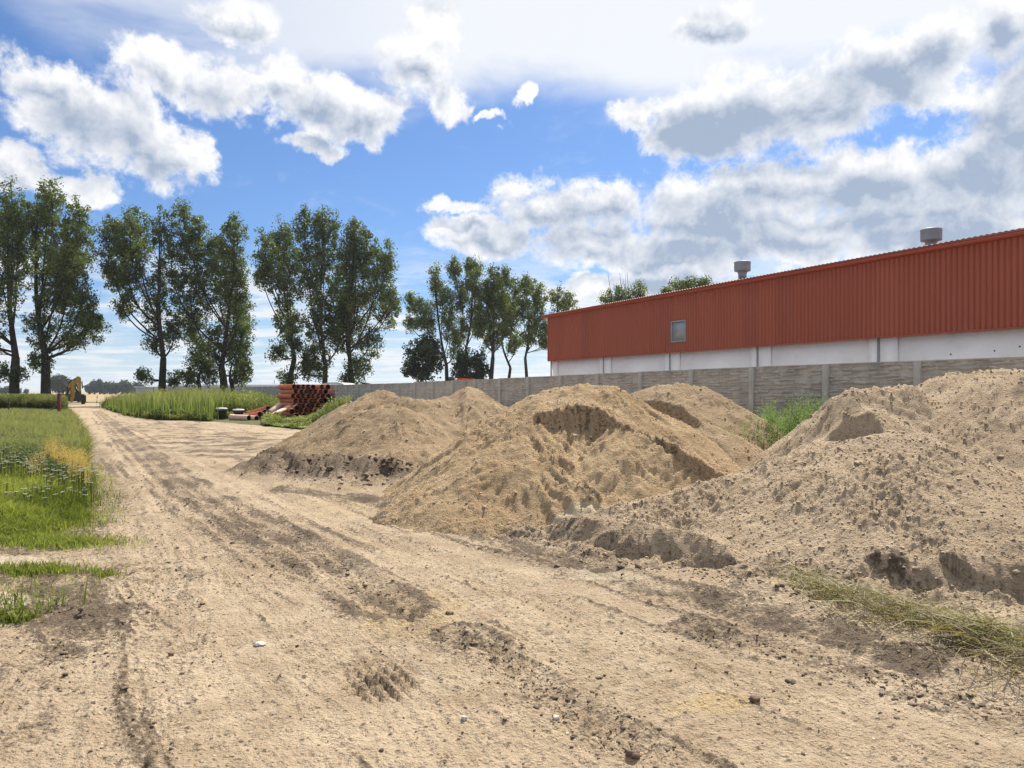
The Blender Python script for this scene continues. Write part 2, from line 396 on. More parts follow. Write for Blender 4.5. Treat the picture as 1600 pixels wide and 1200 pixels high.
M_ORANGE = simple('orange_paint', (.60, .11, .04), .45, var=.15)
M_GREYW = simple('far_grey', (.40, .42, .46), .8, var=.1, scale=.1)
M_DGREY = simple('dark_grey_roof', (.25, .27, .31), .7, var=.1, scale=.1)
M_CAR = simple('car_paint', (.16, .16, .18), .3, var=.1)

# ------------------------------------------------------------------ ground
LEDGE = [W(0, 868), W(60, 850), W(110, 840), W(150, 815), W(165, 780), W(152, 740), W(138, 700), W(122, 668), W(113, 648), W(106, 640), W(98, 631)]
REDGE_WEEDS = [W(545, 648), W(430, 668), W(365, 662), W(300, 658), W(245, 657), W(200, 650), W(165, 640), W(150, 632), W(152, 626)]
def curve(pp): return [W(*p) for p in pp]
RUTS = [  # (points, half width, depth, moist)
    (curve([(150,642),(172,660),(205,688),(300,765),(400,822),(525,887),(600,950)]), .16, .055, .95),
    (curve([(190,650),(235,680),(300,715),(420,768),(560,832),(650,870),(760,905),(880,962),(1010,1015),(1250,1105),(1600,1245)]), .15, .035, .35),
    (curve([(185,655),(250,700),(300,742),(395,800),(480,850),(570,905),(650,990),(760,1010),(900,1115),(1000,1190)]), .10, .03, .45),
    (curve([(420,735),(520,770),(640,805),(760,832),(900,880),(1050,925),(1180,985),(1330,1030),(1480,1070),(1660,1115)]), .15, .06, .6),
    (curve([(1090,985),(1200,1015),(1350,1062),(1450,1088),(1600,1120),(1750,1160)]), .09, .05, .9),
    (curve([(150,700),(190,760),(215,830),(262,900),(268,985),(230,1100),(200,1200)]), .13, .03, .45),
    (curve([(300,770),(330,830),(420,960),(560,1040),(640,1090),(700,1200)]), .18, .012, .15),
    (curve([(165,660),(200,700),(255,760),(330,815),(430,880),(470,905)]), .12, .04, .7),
    (curve([(720,990),(800,1040),(900,1110),(1010,1180)]), .09, .04, .8),
    (curve([(160,642),(190,668),(215,700),(240,740),(262,800),(300,900)]), .14, .03, .4),
    (curve([(0,1062),(60,1040),(110,1000),(200,945),(235,905)]), .2, .04, .75),
]
PATCH_M = [(70, 915, 170, 55, .95), (30, 855, 160, 14, 1.0), (110, 990, 130, 50, .8), (20, 1120, 110, 70, .7), (545, 732, 130, 24, 1.3), (100, 935, 170, 70, .8), (340, 695, 150, 28, .8), (260, 668, 110, 12, .7), (180, 660, 30, 8, .5),
           (600, 1060, 55, 22, .6), (745, 1010, 60, 18, .5), (860, 1085, 90, 22, .4), (1250, 1040, 120, 28, .4), (1440, 1010, 260, 60, 1.3), (430, 850, 140, 40, .3), (1120, 940, 140, 22, .6), (690, 600, 10, 1, 0)]
PATCH_Y = [(640, 960, 140, 60, .55), (1130, 1100, 60, 20, .9), (1060, 1105, 60, 18, .5), (760, 990, 160, 50, .4), (930, 790, 55, 14, .9), (560, 790, 150, 30, .5), (880, 1160, 160, 50, .4), (1300, 1160, 150, 40, .3)]
PATCH_P = [(30, 877, 55, 9, 1.2), (12, 938, 38, 16, 1.2), (925, 790, 62, 12, 1.0), (940, 900, 90, 14, .6), (1010, 920, 90, 12, .5), (500, 770, 60, 6, .4)]
PATCH_G = [(50, 893, 75, 9, 1.1), (25, 968, 38, 9, 1), (165, 898, 25, 6, .6), (70, 848, 100, 14, .9), (690, 702, 20, 8, .8)]
def patch(PX, PY, L):
    r = np.zeros(PX.shape)
    for cx, cy, rx, ry, a in L:
        d = np.hypot((PX - cx) / rx, (PY - cy) / ry); r = np.maximum(r, a * ss(1.25, .45, d))
    return r
def inside_left(X, Y):
    """verge left of the track: positive distance inside"""
    ys = np.array([p[1] for p in LEDGE]); xs = np.array([p[0] for p in LEDGE])
    xe = np.interp(Y, ys, xs)
    d = xe - X + .25 * fbm(X, Y, 1.1, 3, 40)
    return np.where(Y < 7.75, -1, np.minimum(d, (Y - 7.9) * .8 + .25 * fbm(X, Y, .8, 3, 41)))
def inside_right(X, Y):
    ys = np.array([p[1] for p in REDGE_WEEDS]); xs = np.array([p[0] for p in REDGE_WEEDS])
    PX = X / Y * F + 800; PY = HZ + H * F / Y
    pe = np.interp(PX, [150, 165, 200, 245, 300, 365, 430, 500, 552, 566], [628, 640, 650, 657, 658, 662, 668, 674, 668, 626])
    return np.where(PX < 150, -1, (pe - PY) * .35 + .3 * fbm(X, Y, 1.5, 3, 43))
def ground_fields(X, Y, fine=True):
    Yc = np.maximum(Y, .8)
    PX = X / Yc * F + 800; PY = HZ + H * F / Yc
    z = .035 * fbm(X, Y, 5, 3, 1) + .010 * fbm(X, Y, 1.1, 3, 5)
    moist = patch(PX, PY, PATCH_M); yel = patch(PX, PY, PATCH_Y); pale = patch(PX, PY, PATCH_P); green = patch(PX, PY, PATCH_G)
    rough = np.zeros(X.shape) + .35
    moist = np.minimum(moist * np.clip(.62 + 1.5 * fbm(X, Y, .9, 4, 71) + .5 * fbm(X, Y * .4, .3, 3, 72), .32, 1.25), .95)
    wx = X + .10 * fbm(X, Y, 1.3, 3, 50); wy = Y + .10 * fbm(X, Y, 1.3, 3, 51)
    for pts, hw, dep, mo in RUTS:
        d, arc, _, side, _ = poly_dist(wx, wy, pts)
        broken = .62 + .75 * fbm(arc * 1.0, side * 0 + hw * 100, 1.6, 3, 60)
        broken = np.clip(broken, 0, 1.2)
        q = np.exp(-(d / hw) ** 2) * broken; shoulder = np.exp(-((d - 1.9 * hw) / (.7 * hw)) ** 2) * broken
        z += .8 * dep * (-q + .6 * shoulder)
        z += .016 * fbm(side * 0 + d / .05, arc / 2.5, 1.0, 2, 62) * np.exp(-(d / (hw * 2.6)) ** 2)
        moist = np.maximum(moist, mo * np.clip(1.15 * q + 1.1 * shoulder, 0, 1.2)); rough = np.maximum(rough, (shoulder * 1.3 + q) * (.5 + .7 * mo))
        # tread ribs pressed by the tyres
        ribs = np.sin(arc * 2 * pi / .13 + np.abs(d) * 26) * np.exp(-(d / (hw * 1.6)) ** 4)
        z += .010 * ribs * np.clip(fbm(X, Y, .9, 2, 66) * 2 + .4, 0, 1) * (Y < 14)
    # fine rib marks across the whole track
    d0, a0, _, _, _ = poly_dist(wx, wy, RUTS[1][0])
    z += .006 * np.sin(a0 * 2 * pi / .11 + 6 * d0) * ss(.25, .5, fbm(X, Y, 1.2, 3, 67) + .25) * (Y < 16)
    # the crossed tread print in the middle foreground
    d = np.hypot((PX - 592) / 62, (PY - 1062) / 34); k = ss(1.2, .7, d)
    if np.any(k > 0):
        r1 = np.abs(((X + Y * .55) / .085) % 1 - .5) * 2; r2 = np.abs(((X * 1.0 - Y * .75) / .11) % 1 - .5) * 2
        z += k * (-.040 + .046 * np.minimum(ss(.15, .5, r1), ss(.15, .5, r2)))
    dm, am, _, sm_, _ = poly_dist(X, Y, RUTS[1][0]); sdm = dm * np.sign(sm_)
    st1 = fbm(sdm / .30, am / 9.0, 1.0, 4, 85); st2 = fbm(sdm / .055, am / 2.2, 1.0, 3, 76)
    trk = ss(6.5, 4.5, np.abs(sdm))
    z += trk * (.006 * st1 + .010 * st2 * ss(30, 10, Y))
    moist = np.maximum(moist, trk * .75 * ss(.10, .46, st1 + .45 * st2))
    gl = inside_left(X, Y); gr = inside_right(X, Y)
    green = np.maximum(green, np.maximum(ss(-.1, .6, gl), ss(-.2, .5, gr)))
    z += .12 * ss(0, 2.5, gl) + .03 * ss(0, 1, gr)
    moist = np.maximum(moist, .55 * ss(-1.1, -.1, gl) * (gl < .3))
    fd, _, _, _, _ = poly_dist(wx, wy, curve([(425, 765), (560, 778), (650, 802), (760, 838), (900, 886), (1060, 930), (1200, 968), (1330, 1000)]))
    moist = np.maximum(moist, np.exp(-(fd / .34) ** 2) * (.75 + .9 * fbm(X, Y, .5, 3, 84))); z += .05 * np.exp(-(fd / .22) ** 2) * fbm(X, Y, .35, 3, 86)
    # clods and crumbs
    m2 = np.clip(moist, 0, 1)
    rough = np.maximum(rough, m2 * 1.5)
    z += rough * (.026 * fbm(X, Y, .22, 3, 9) + .017 * np.clip(fbm(X, Y, .10, 3, 14, ridged=True), 0, 1))
    z += .0065 * fbm(X, Y, .05, 2, 12) * ss(25, 8, Y)
    w1, id1 = worley(X, Y, .14, 3); z += ss(.30, .1, w1) * (id1 > .80) * .022 * np.clip(rough, .3, 1.3)
    w2, id2 = worley(X, Y, .06, 4); z += ss(.38, .1, w2) * (id2 > .72) * .011 * np.clip(rough, .3, 1.3)
    moist = np.maximum(moist, .55 * ss(.08, .5, fbm(X * .8 + Y * .6, (Y * .8 - X * .6) * 3.2, 2.2, 5, 70)))
    moist = np.maximum(moist, .8 * ss(.34, .1, w2) * (id2 > .86))
    # low muddy berm at the foot of the far pile and the spoil edge before the near pile
    bd, _, _, _, _ = poly_dist(wx, wy, curve([(430, 738), (520, 748), (600, 752), (660, 745)]))
    z += .24 * np.exp(-(bd / .8) ** 2) * (1 + 1.1 * fbm(X, Y, .5, 4, 80, ridged=True))
    moist = np.maximum(moist, np.exp(-(bd / 1.05) ** 2) * (1.0 + .8 * fbm(X, Y, .6, 3, 82)))
    lf = patch(PX, PY, [(70, 930, 190, 75, 1.0), (20, 1060, 120, 60, .7), (170, 860, 60, 40, .6)]); moist = np.maximum(moist, lf * np.clip(.50 + .9 * fbm(X, Y, .5, 4, 83), 0, 1))
    bd, _, _, _, _ = poly_dist(wx, wy, curve([(1150, 925), (1260, 950), (1400, 990), (1520, 1025), (1680, 1070)]))
    z += .075 * np.exp(-(bd / .28) ** 2) * (1 + .9 * fbm(X, Y, .3, 3, 81))
    far = ss(95, 112, Y); z = z * (1 - far)
    return z, moist, yel, pale, green
def G(x, y):
    X = np.atleast_1d(np.asarray(x, float)); Y = np.atleast_1d(np.asarray(y, float)); return ground_fields(X, Y)[0]
def make_ground():
    ys = [1.3]
    while ys[-1] < 13: ys.append(ys[-1] * 1.0042)
    while ys[-1] < 125: ys.append(ys[-1] * 1.010)
    ys = np.array(ys); us = np.arange(-1.02, 1.06, .0028)
    X = ys[:, None] * us[None]; Y = np.repeat(ys[:, None], len(us), 1)
    z, mo, ye, pa, gr = ground_fields(X, Y)
    V = np.stack([X, Y, z], -1).reshape(-1, 3); nr, nc = X.shape
    at = dict(moist=mo, yellow=ye, pale=pa, green=gr)
    Xc = (X[:-1, :-1] + X[1:, 1:]) / 2; Yc = (Y[:-1, :-1] + Y[1:, 1:]) / 2
    verge = inside_left(Xc, Yc) > .05; yard = inside_right(Xc, Yc) > .1
    for nm, keep in (('dirt_road', ~verge & ~yard), ('road_verge', verge), ('weedy_ground', yard & ~verge)):
        f = grid_faces(nr, nc, keep); used = np.unique(f); remap = np.full(nr * nc, -1); remap[used] = np.arange(len(used))
        o = mesh_np(nm, V[used], remap[f], M_DIRT, attrs={k: a.ravel()[used] for k, a in at.items()}, smooth=True)
        tag(o, kind='structure')
make_ground()
M_FIELD, Nf, bf, _ = new_mat('stubble_field')
_P = Nf.n('ShaderNodeNewGeometry').outputs['Position']
Nf.put(bf.inputs['Base Color'], Nf.mix(Nf.mr(Nf.noise(Nf.v('MULTIPLY', _P, (.6, .05, 1)), 1.0, 6, .6), .3, .7), (.27, .20, .11), (.40, .31, .18)))
bf.inputs['Roughness'].default_value = 1; bf.inputs['Specular IOR Level'].default_value = .1
tag(MB().add([(-4000, -200, -.25), (4000, -200, -.25), (4000, 118, -.25), (-4000, 118, -.25)], [[0, 1, 2, 3]]).build('ground', M_DIRT), kind='structure')
tag(MB().add([(-4000, 100, -.02), (4000, 100, -.02), (4000, 3500, -.02), (-4000, 3500, -.02)], [[0, 1, 2, 3]]).build('stubble_field', M_FIELD), kind='structure')

# ------------------------------------------------------------------ sand piles
def pile(name, crests, bounds, step, mat, label, slope=.62, rnd=.25, cuts=(), bank=None, seed=0, rough=1.0, moistf=None, group='sand piles beside the track', palef=None, steps=(), warp=.22, yellow=0.0, streak=.055, lump=1.0):
    x0, x1, y0, y1 = bounds
    xs = np.arange(x0, x1, step); ys = np.arange(y0, y1, step); X, Y = np.meshgrid(xs, ys)
    wx = X + warp * fbm(X, Y, 1.7, 3, seed + 1) + .05 * fbm(X, Y, .4, 2, seed + 3)
    wy = Y + warp * fbm(X, Y, 1.7, 3, seed + 2) + .05 * fbm(X, Y, .4, 2, seed + 4)
    Z = np.full(X.shape, -9.0); SC = np.zeros(X.shape); DD = np.zeros(X.shape)
    for i, c in enumerate(crests):
        sl = c[0] if isinstance(c[0], float) else slope; pts = c[1] if isinstance(c[0], float) else c
        if len(pts) == 1: pts = [pts[0], (pts[0][0] + .01, pts[0][1], pts[0][2])]
        d, arc, zc, side, ang = poly_dist(wx, wy, pts)
        sla = sl * (1 + .12 * np.sin(ang * 3 + seed + i))
        v = zc + .05 * fbm(arc, arc * 0 + i, .7, 2, seed + 8) - sla * (np.sqrt(d * d + rnd * rnd) - rnd)
        s_ = arc + ang * 1.0
        k = .07; h = np.clip(.5 + .5 * (v - Z) / k, 0, 1)
        Znew = np.where(np.abs(v - Z) < k, Z * (1 - h) + v * h + k * h * (1 - h), np.maximum(v, Z))
        SC = np.where(v > Z, s_, SC); DD = np.where(v > Z, d, DD); Z = Znew
    base = Z.copy()
    det = np.ones(X.shape); WL = np.zeros(X.shape)
    groove = fbm(SC, DD * .12, .10, 3, seed + 20)
    if bank:
        pts, hgt, steep = bank
        d, arc, _, side, _ = poly_dist(X + .10 * fbm(X, Y, .5, 3, seed + 30) + .22 * fbm(X, Y, 1.5, 2, seed + 34), Y + .10 * fbm(X, Y, .5, 3, seed + 31) + .22 * fbm(X, Y, 1.5, 2, seed + 35), pts)
        sd = d * np.sign(side)
        zb = np.where(sd > 0, steep * sd + .07 * fbm(arc, d * .3, .16, 3, seed + 32), -.3 + 0 * sd)
        # crumbled fans at the foot of the bank
        fan = .10 - .8 * np.abs(sd) + .26 * fbm(arc, arc * 0, .9, 2, seed + 33); zb = np.maximum(zb, np.minimum(fan, .2))
        on = zb < Z; det = np.where(on & (sd > 0), .25, det); det = np.minimum(det, .45 + .55 * ss(.25, .7, sd)); Z = np.minimum(Z, zb)
    for (pts, walls, steep, after) in steps:     # a lip: behind it the heap stands, in front it has been dug or has slid away
        px_ = X + .05 * fbm(X, Y, .35, 3, seed + 36); py_ = Y + .05 * fbm(X, Y, .35, 3, seed + 37)
        d, arc, zl, side, _ = poly_dist(px_, py_, pts)
        P_ = np.array(pts)[:, :2]; al = np.concatenate([[0], np.cumsum(np.hypot(*np.diff(P_, axis=0).T))])
        wh = np.interp(arc, al, walls) * (1 + .25 * fbm(arc, arc * 0, .5, 2, seed + 38))
        over = 0
        for e0, e1 in ((P_[0], P_[1]), (P_[-1], P_[-2])):
            u_ = (e0 - e1) / np.hypot(*(e0 - e1)); over = np.maximum(over, (px_ - e0[0]) * u_[0] + (py_ - e0[1]) * u_[1])
        gr_ = .085 * fbm(arc, d * .25, .09, 3, seed + 39) * np.clip(wh * 4, 0, 1)
        zc = zl - np.minimum(steep * d, wh) - after * np.maximum(0, d - wh / steep) + gr_ + 1.6 * np.maximum(0, over)
        on = (side < 0) & (zc < Z); wall = on & (d < wh / steep + .05) & (wh > .04)
        det = np.where(wall, .22, det); WL = np.where(wall, 1.0, WL); Z = np.where(on, zc, Z)
    for (cx, cy, rx, ry, rot, r0, zf, gx, gy, k) in cuts:
        ex = X - cx; ey = Y - cy; c_, s_ = cos(rot), sin(rot)
        D = np.hypot((ex * c_ + ey * s_) / rx, (-ex * s_ + ey * c_) / ry) + .06 * fbm(X, Y, .5, 3, seed + 40)
        zc = zf + gx * ex + gy * ey + k * np.maximum(0, D - r0) * rx + .02 * fbm(np.arctan2(ey, ex) * 6, D * .6, .35, 2, seed + 41)
        on = (zc < Z) & (D < r0 + 1.4); wall = on & (D > r0)
        det = np.where(wall, .28, det); det = np.where(on & (D <= r0), .35, det); Z = np.where(on, zc, Z)
    relief = lump * (.07 * fbm(X, Y, .8, 3, seed + 50) + .032 * fbm(X, Y, .26, 4, seed + 52))
    w1, i1 = worley(X, Y, .15, seed + 5); w2, i2 = worley(X, Y, max(.062, step * 2.6), seed + 6)
    fine = .034 * np.clip(fbm(X, Y, .14, 3, seed + 55, ridged=True), -.3, 1) + .020 * fbm(X, Y, .05, 2, seed + 56)
    clods = ss(.42, .12, w1) * (i1 > .80) * .026 + ss(.45, .1, w2) * (i2 > .45) * .022
    patchy = .35 + .95 * ss(-.15, .35, fbm(X, Y, 1.0, 3, seed + 58))
    Z = Z + det * (relief + rough * patchy * (fine + clods)) + streak * groove * (.3 + ss(-.1, .3, fbm(X, Y, 1.4, 2, seed + 59))) * np.minimum(det + .35, 1)
    g = G(X.ravel(), Y.ravel()).reshape(X.shape)
    # feather to the ground
    keep = (Z[:-1, :-1] > -.06) | (Z[1:, 1:] > -.06) | (Z[1:, :-1] > -.06) | (Z[:-1, 1:] > -.06)
    Z = np.maximum(Z, -.12) + .4 * g
    mo = .30 * ss(0, .45, fbm(X, Y, 1.1, 4, seed + 60)) + .35 * ss(.16, .02, base) + .18 * (det < .9) + .2 * WL
    gz = ss(-.1, .35, fbm(X, Y, 1.4, 2, seed + 62)); mo = mo + .55 * ss(.04, .42, groove) * gz * ss(.08, .3, Z)
    if moistf is not None: mo = np.maximum(mo, moistf(X, Y, Z))
    ye = yellow * np.ones(X.shape); pa = .45 * ss(.1, .5, fbm(X, Y, 1.6, 3, seed + 61)) * ss(.3, 1.2, Z)
    if palef is not None: pa = np.maximum(pa, palef(X, Y, Z)); mo = mo * (1 - .9 * np.clip(palef(X, Y, Z), 0, 1))
    f = grid_faces(*X.shape, keep); V = np.stack([X, Y, Z], -1).reshape(-1, 3)
    used = np.unique(f); remap = np.full(X.size, -1); remap[used] = np.arange(len(used))
    at = dict(moist=mo, yellow=ye, pale=pa, green=np.zeros(X.shape))
    o = mesh_np('sand_pile', V[used], remap[f], mat, attrs={k: a.ravel()[used] for k, a in at.items()}, smooth=True)
    tag(o, label, 'sand pile', group); return o, (X, Y, Z)
def C(*L): return [WY(*p) for p in L]     # (px, py, Y) crest points
PILES = {}
PILES['A'] = pile('A', [C((578,616,20.5),(603,612,20)), C((603,616,20),(660,628,18.5),(690,622,19)), C((700,618,19.3),(727,603,19.3)), C((575,640,18.6),(640,640,17.6)), (.5, C((560,655,18),(640,670,16.8))), (.35, C((600,708,15.6),(670,706,15.2)))],
     (-9, 1.8, 13.2, 25), .045, M_SAND_B, 'low double-humped brown sand pile farthest from the viewer, beside the orange pipes', slope=.62, rnd=.15, seed=100, streak=.08,
     moistf=lambda X, Y, Z: .9 * ss(.45, .1, Z) * ss(-1.2, -2.6, X) + .0)
PILES['B'] = pile('B', [C((822,622,12.8),(850,611,12.7),(890,604,12.5),(960,605,12.3)), (.66, C((832,655,10.8),(868,637,10.95),(905,631,11),(940,639,10.9),(968,655,10.7),(1010,671,10.5),(1060,698,10.2),(1110,733,9.9),(1150,752,9.7))), (.62, C((840,690,10.4),(795,722,10.3)))],
     (-3.2, 4.2, 7.5, 15.5), .026, M_SAND_Y, 'tall yellow sand pile with a scooped face in the middle of the row', slope=.66, rnd=.06, seed=200, yellow=.30, streak=.075, palef=lambda X, Y, Z: 1.0 * ss(1.1, .8, np.hypot((X - 1.12) / .72, (Y - 9.0) / .36)) * ss(.36, .29, Z),
     steps=[(C((832,655,10.8),(868,637,10.95),(905,631,11),(940,639,10.9),(968,655,10.7),(1010,671,10.5),(1060,698,10.2),(1110,733,9.9),(1150,752,9.7)), [.05,.28,.40,.32,.12,.06,.16,.16,.05], 2.3, .56)],
     cuts=[(1.12, 8.95, .85, .42, 0, .75, .22, 0, .10, 1.3)])
PILES['C'] = pile('C', [C((985,616,14.2),(1025,601,14.2),(1085,607,14)), (.66, C((985,628,12.9),(1020,622,12.9),(1060,632,12.8),(1100,660,12.5)))],
     (-1, 7.2, 10.8, 17.5), .04, M_SAND_B, 'knobbly sand pile before the concrete fence with weeds at its right foot', slope=.62, rnd=.2, seed=300, yellow=.2,
     steps=[(C((985,628,12.9),(1020,622,12.9),(1060,632,12.8),(1100,660,12.5)), [.1,.36,.30,.05], 2.2, .5)])
PILES['D'] = pile('D', [C((1308,620,10.7),(1330,607,10.6),(1425,606,10.6)), (.6, C((1360,640,10.1),(1330,668,9.6)))],
     (2.2, 8.5, 8, 13.5), .03, M_SAND_G, 'flat-topped greyish sand pile with a hollowed front behind the nearest pile', slope=.98, rnd=.08, seed=400, warp=.12,
     cuts=[(*WY(1325, 665, 9.6)[:2], .55, .6, 0, .7, .95, 0, .1, 2.8)])
PILES['F'] = pile('F', [C((1500,586,11),(1560,578,10.6),(1680,578,10)), C((1680,578,10),(1800,600,9))],
     (4, 13, 6.2, 14), .032, M_SAND_G, 'big pale sand pile at the right edge, rising towards the concrete fence', slope=.60, rnd=.2, seed=500)
EB = [W(780, 822), W(860, 846), W(960, 872), W(1040, 884), W(1135, 896), (1.95, 6.55), (2.35, 6.25), W(1300, 936), W(1380, 928), W(1450, 938), W(1520, 945), W(1620, 955), W(1760, 985), (7.2, 4.4)]
PILES['E'] = pile('E', [(.50, C((1335,684,8.4),(1395,672,8.3),(1430,678,8.25))), (.36, C((855,817,8.6),(940,806,7.98),(1000,810,7.64),(1060,828,7.38),(1130,853,7.16),(1165,880,7.0))), (.43, C((1330,690,8.5),(1180,727,8.8),(1105,757,8.7),(985,790,8.5),(930,802,8.5),(860,817,8.6),(795,829,8.9))), (.43, C((1430,684,8.3),(1480,706,7.9),(1600,800,7.2),(1700,850,6.8)))],
     (-1.0, 7.2, 4.2, 11.2), .0165, M_SAND_G, 'broad grey-brown sand pile nearest the viewer, spilling over the track edge on the right', rnd=.09, seed=600, warp=.14, bank=(EB, .25, 1.0), steps=[(C((855,817,8.6),(940,806,7.98),(1000,810,7.64),(1060,828,7.38),(1130,853,7.16),(1165,880,7.0)), [.08,.30,.34,.30,.2,.0], 2.6, .04), (C((1355,880,6.5),(1400,886,6.36),(1450,902,6.25),(1475,915,6.1)), [.0,.15,.13,.0], 2.8, .3), (C((1490,902,6.25),(1530,890,6.12),(1600,894,6.03),(1680,905,5.98)), [.0,.17,.18,.16], 2.8, .3)], rough=.82, lump=.9,
     moistf=lambda X, Y, Z: .40 * ss(.25, .05, Z))

# ------------------------------------------------------------------ clods, stones
def ico():
    t = (1 + 5 ** .5) / 2
    v = np.array([(-1,t,0),(1,t,0),(-1,-t,0),(1,-t,0),(0,-1,t),(0,1,t),(0,-1,-t),(0,1,-t),(t,0,-1),(t,0,1),(-t,0,-1),(-t,0,1)], float)
    f = [(0,11,5),(0,5,1),(0,1,7),(0,7,10),(0,10,11),(1,5,9),(5,11,4),(11,10,2),(10,7,6),(7,1,8),(3,9,4),(3,4,2),(3,2,6),(3,6,8),(3,8,9),(4,9,5),(2,4,11),(6,2,10),(8,6,7),(9,8,1)]
    v /= np.linalg.norm(v, axis=1)[:, None]; v = list(map(tuple, v)); cache = {}; nf = []
    def mid(a, b):
        k = (min(a, b), max(a, b))
        if k not in cache:
            p = np.array(v[a]) + np.array(v[b]); p /= np.linalg.norm(p); v.append(tuple(p)); cache[k] = len(v) - 1
        return cache[k]
    for a, b, c in f:
        x, y, z = mid(a, b), mid(b, c), mid(c, a); nf += [(a, x, z), (b, y, x), (c, z, y), (x, y, z)]
    return np.array(v), np.array(nf)
IV, IF = ico()
def rocks(name, P, R, mat, seed=0, flat=.55):
    r = np.random.default_rng(seed); n = len(P); nv = len(IV)
    sc_ = R[:, None] * r.uniform(.6, 1.3, (n, 3)) * np.array([1, 1, flat])
    jit = 1 + r.uniform(-.48, .5, (n, nv))
    V = IV[None] * jit[..., None] * sc_[:, None]
    a = r.uniform(0, 2 * pi, n); c, s = np.cos(a), np.sin(a)
    V = np.stack([V[..., 0] * c[:, None] - V[..., 1] * s[:, None], V[..., 0] * s[:, None] + V[..., 1] * c[:, None], V[..., 2]], -1) + P[:, None]
    Fc = (IF[None] + (np.arange(n) * nv)[:, None, None]).reshape(-1, 3)
    return mesh_np(name, V.reshape(-1, 3), Fc, mat)
def scatter_clods():
    r = np.random.default_rng(3); P = []; R = []
    for pts, hw, dep, mo in RUTS:
        n = int(620 * mo + 80); pts = np.array(pts); pts = pts[pts[:, 1] < 35]
        seg = r.integers(0, len(pts) - 1, n); t = r.random(n)[:, None]
        p = pts[seg] * (1 - t) + pts[seg + 1] * t + r.normal(0, hw * 1.6, (n, 2)); P.append(p); R.append(np.minimum(r.lognormal(-5.3, .5, n), .022))
    n = 2600; Y = 2.0 * np.exp(r.random(n) * math.log(9)); X = r.uniform(-.75, .75, n) * Y; P.append(np.stack([X, Y], 1)); R.append(r.lognormal(-5.75, .5, n))
    # toe of the near pile
    e = np.array(EB); n = 1300; seg = r.integers(0, len(e) - 1, n); t = r.random(n)[:, None]
    p = e[seg] * (1 - t) + e[seg + 1] * t + r.normal(0, .16, (n, 2)) + np.array([-.06, -.12]); P.append(p); R.append(r.lognormal(-4.9, .5, n))
    e = np.array(curve([(430, 742), (520, 752), (620, 756), (665, 748)])); n = 420; seg = r.integers(0, len(e) - 1, n); t = r.random(n)[:, None]
    P.append(e[seg] * (1 - t) + e[seg + 1] * t + r.normal(0, .45, (n, 2))); R.append(r.lognormal(-4.0, .5, n))
    P = np.concatenate(P); R = np.clip(np.concatenate(R), .0025, .09)
    ok = inside_left(P[:, 0], P[:, 1]) < 0; P, R = P[ok], R[ok]
    z = G(P[:, 0], P[:, 1]) + R * .2
    o = rocks('soil_clods', np.column_stack([P, z]), R, M_CLOD, 5); tag(o, 'dark crumbly soil clods scattered over the track and along its ruts', 'soil clods', kind='stuff')
scatter_clods()
def pile_clods():
    r = np.random.default_rng(13); PP = []; RR = []
    for k, n, mu in (('E', 9000, -5.0), ('B', 3000, -5.0), ('F', 4500, -4.7), ('D', 2000, -4.7), ('A', 1500, -4.4), ('C', 800, -4.5)):
        X, Y, Z = PILES[k][1]; idx = r.integers(0, X.size, n * 3); z = Z.ravel()[idx]; ok = z > .03; idx = idx[ok][:n]
        R = np.clip(r.lognormal(mu, .45, len(idx)), .004, .06)
        PP.append(np.column_stack([X.ravel()[idx], Y.ravel()[idx], Z.ravel()[idx] + R * .25])); RR.append(R)
    o = rocks('sand_lumps', np.concatenate(PP), np.concatenate(RR), M_CLOD2, 15); tag(o, 'small damp sand lumps lying all over the sand piles', 'sand lumps', kind='stuff')
pile_clods()
def stone(px, py, r, label, mat=M_STONE, seed=0):
    x, y = W(px, py); o = rocks('stone', np.zeros((1, 3)), np.array([r]), mat, seed); o.location = (x, y, float(G(x, y)[0]) + r * .35)
    tag(o, label, 'stone', 'loose stones on the track')
stone(406, 1010, .030, 'pointed grey stone with a white edge in the left foreground of the track', seed=1)
stone(725, 1126, .017, 'small white pebble below the tyre print at the bottom of the track', seed=2)
stone(869, 1121, .022, 'pale tan half-buried stone to the right of the white pebble', M_STONE, seed=3)
stone(702, 960, .024, 'round dark stone on the yellowish patch of the track', M_CLOD, seed=4)
stone(1178, 1097, .024, 'dark brown clod beside the bright yellow sand patch', M_CLOD, seed=5)
stone(1235, 1068, .026, 'dark oval stone right of the tread marks near the straw', M_CLOD, seed=6)

# ------------------------------------------------------------------ vegetation
def blades(name, P, Hh, lean, Wd, mat, seed=0, tint=None, parent=None, bend=.45, az=None):
    """one curved blade per row: base P, height Hh, lean 0..1, width Wd"""
    r = np.random.default_rng(seed); n = len(P)
    a = r.uniform(0, 2 * pi, n) if az is None else az; dx, dy = np.cos(a), np.sin(a)
    b = r.uniform(0, 2 * pi, n); sx, sy = np.cos(b) * Wd / 2, np.sin(b) * Wd / 2
    L = Hh * lean
    m = P + np.stack([dx * L * bend * .5, dy * L * bend * .5, Hh * .55], 1)
    t = P + np.stack([dx * L, dy * L, Hh * np.sqrt(np.clip(1 - lean ** 2 * .6, .05, 1))], 1)
    s = np.stack([sx, sy, 0 * sx], 1)
    V = np.stack([P - s, P + s, m + s * .8, m - s * .8, t], 1).reshape(-1, 3); i = np.arange(n)[:, None] * 5
    q = i + np.array([[0, 1, 2, 3]]); tr = i + np.array([[3, 2, 4]])
    ti = np.repeat(r.random(n) if tint is None else tint, 5); tip = np.tile([0, 0, .5, .5, 1], n)
    return mesh_np(name, V, [q, tr], mat, parent, attrs=dict(tint=ti, tip=tip))
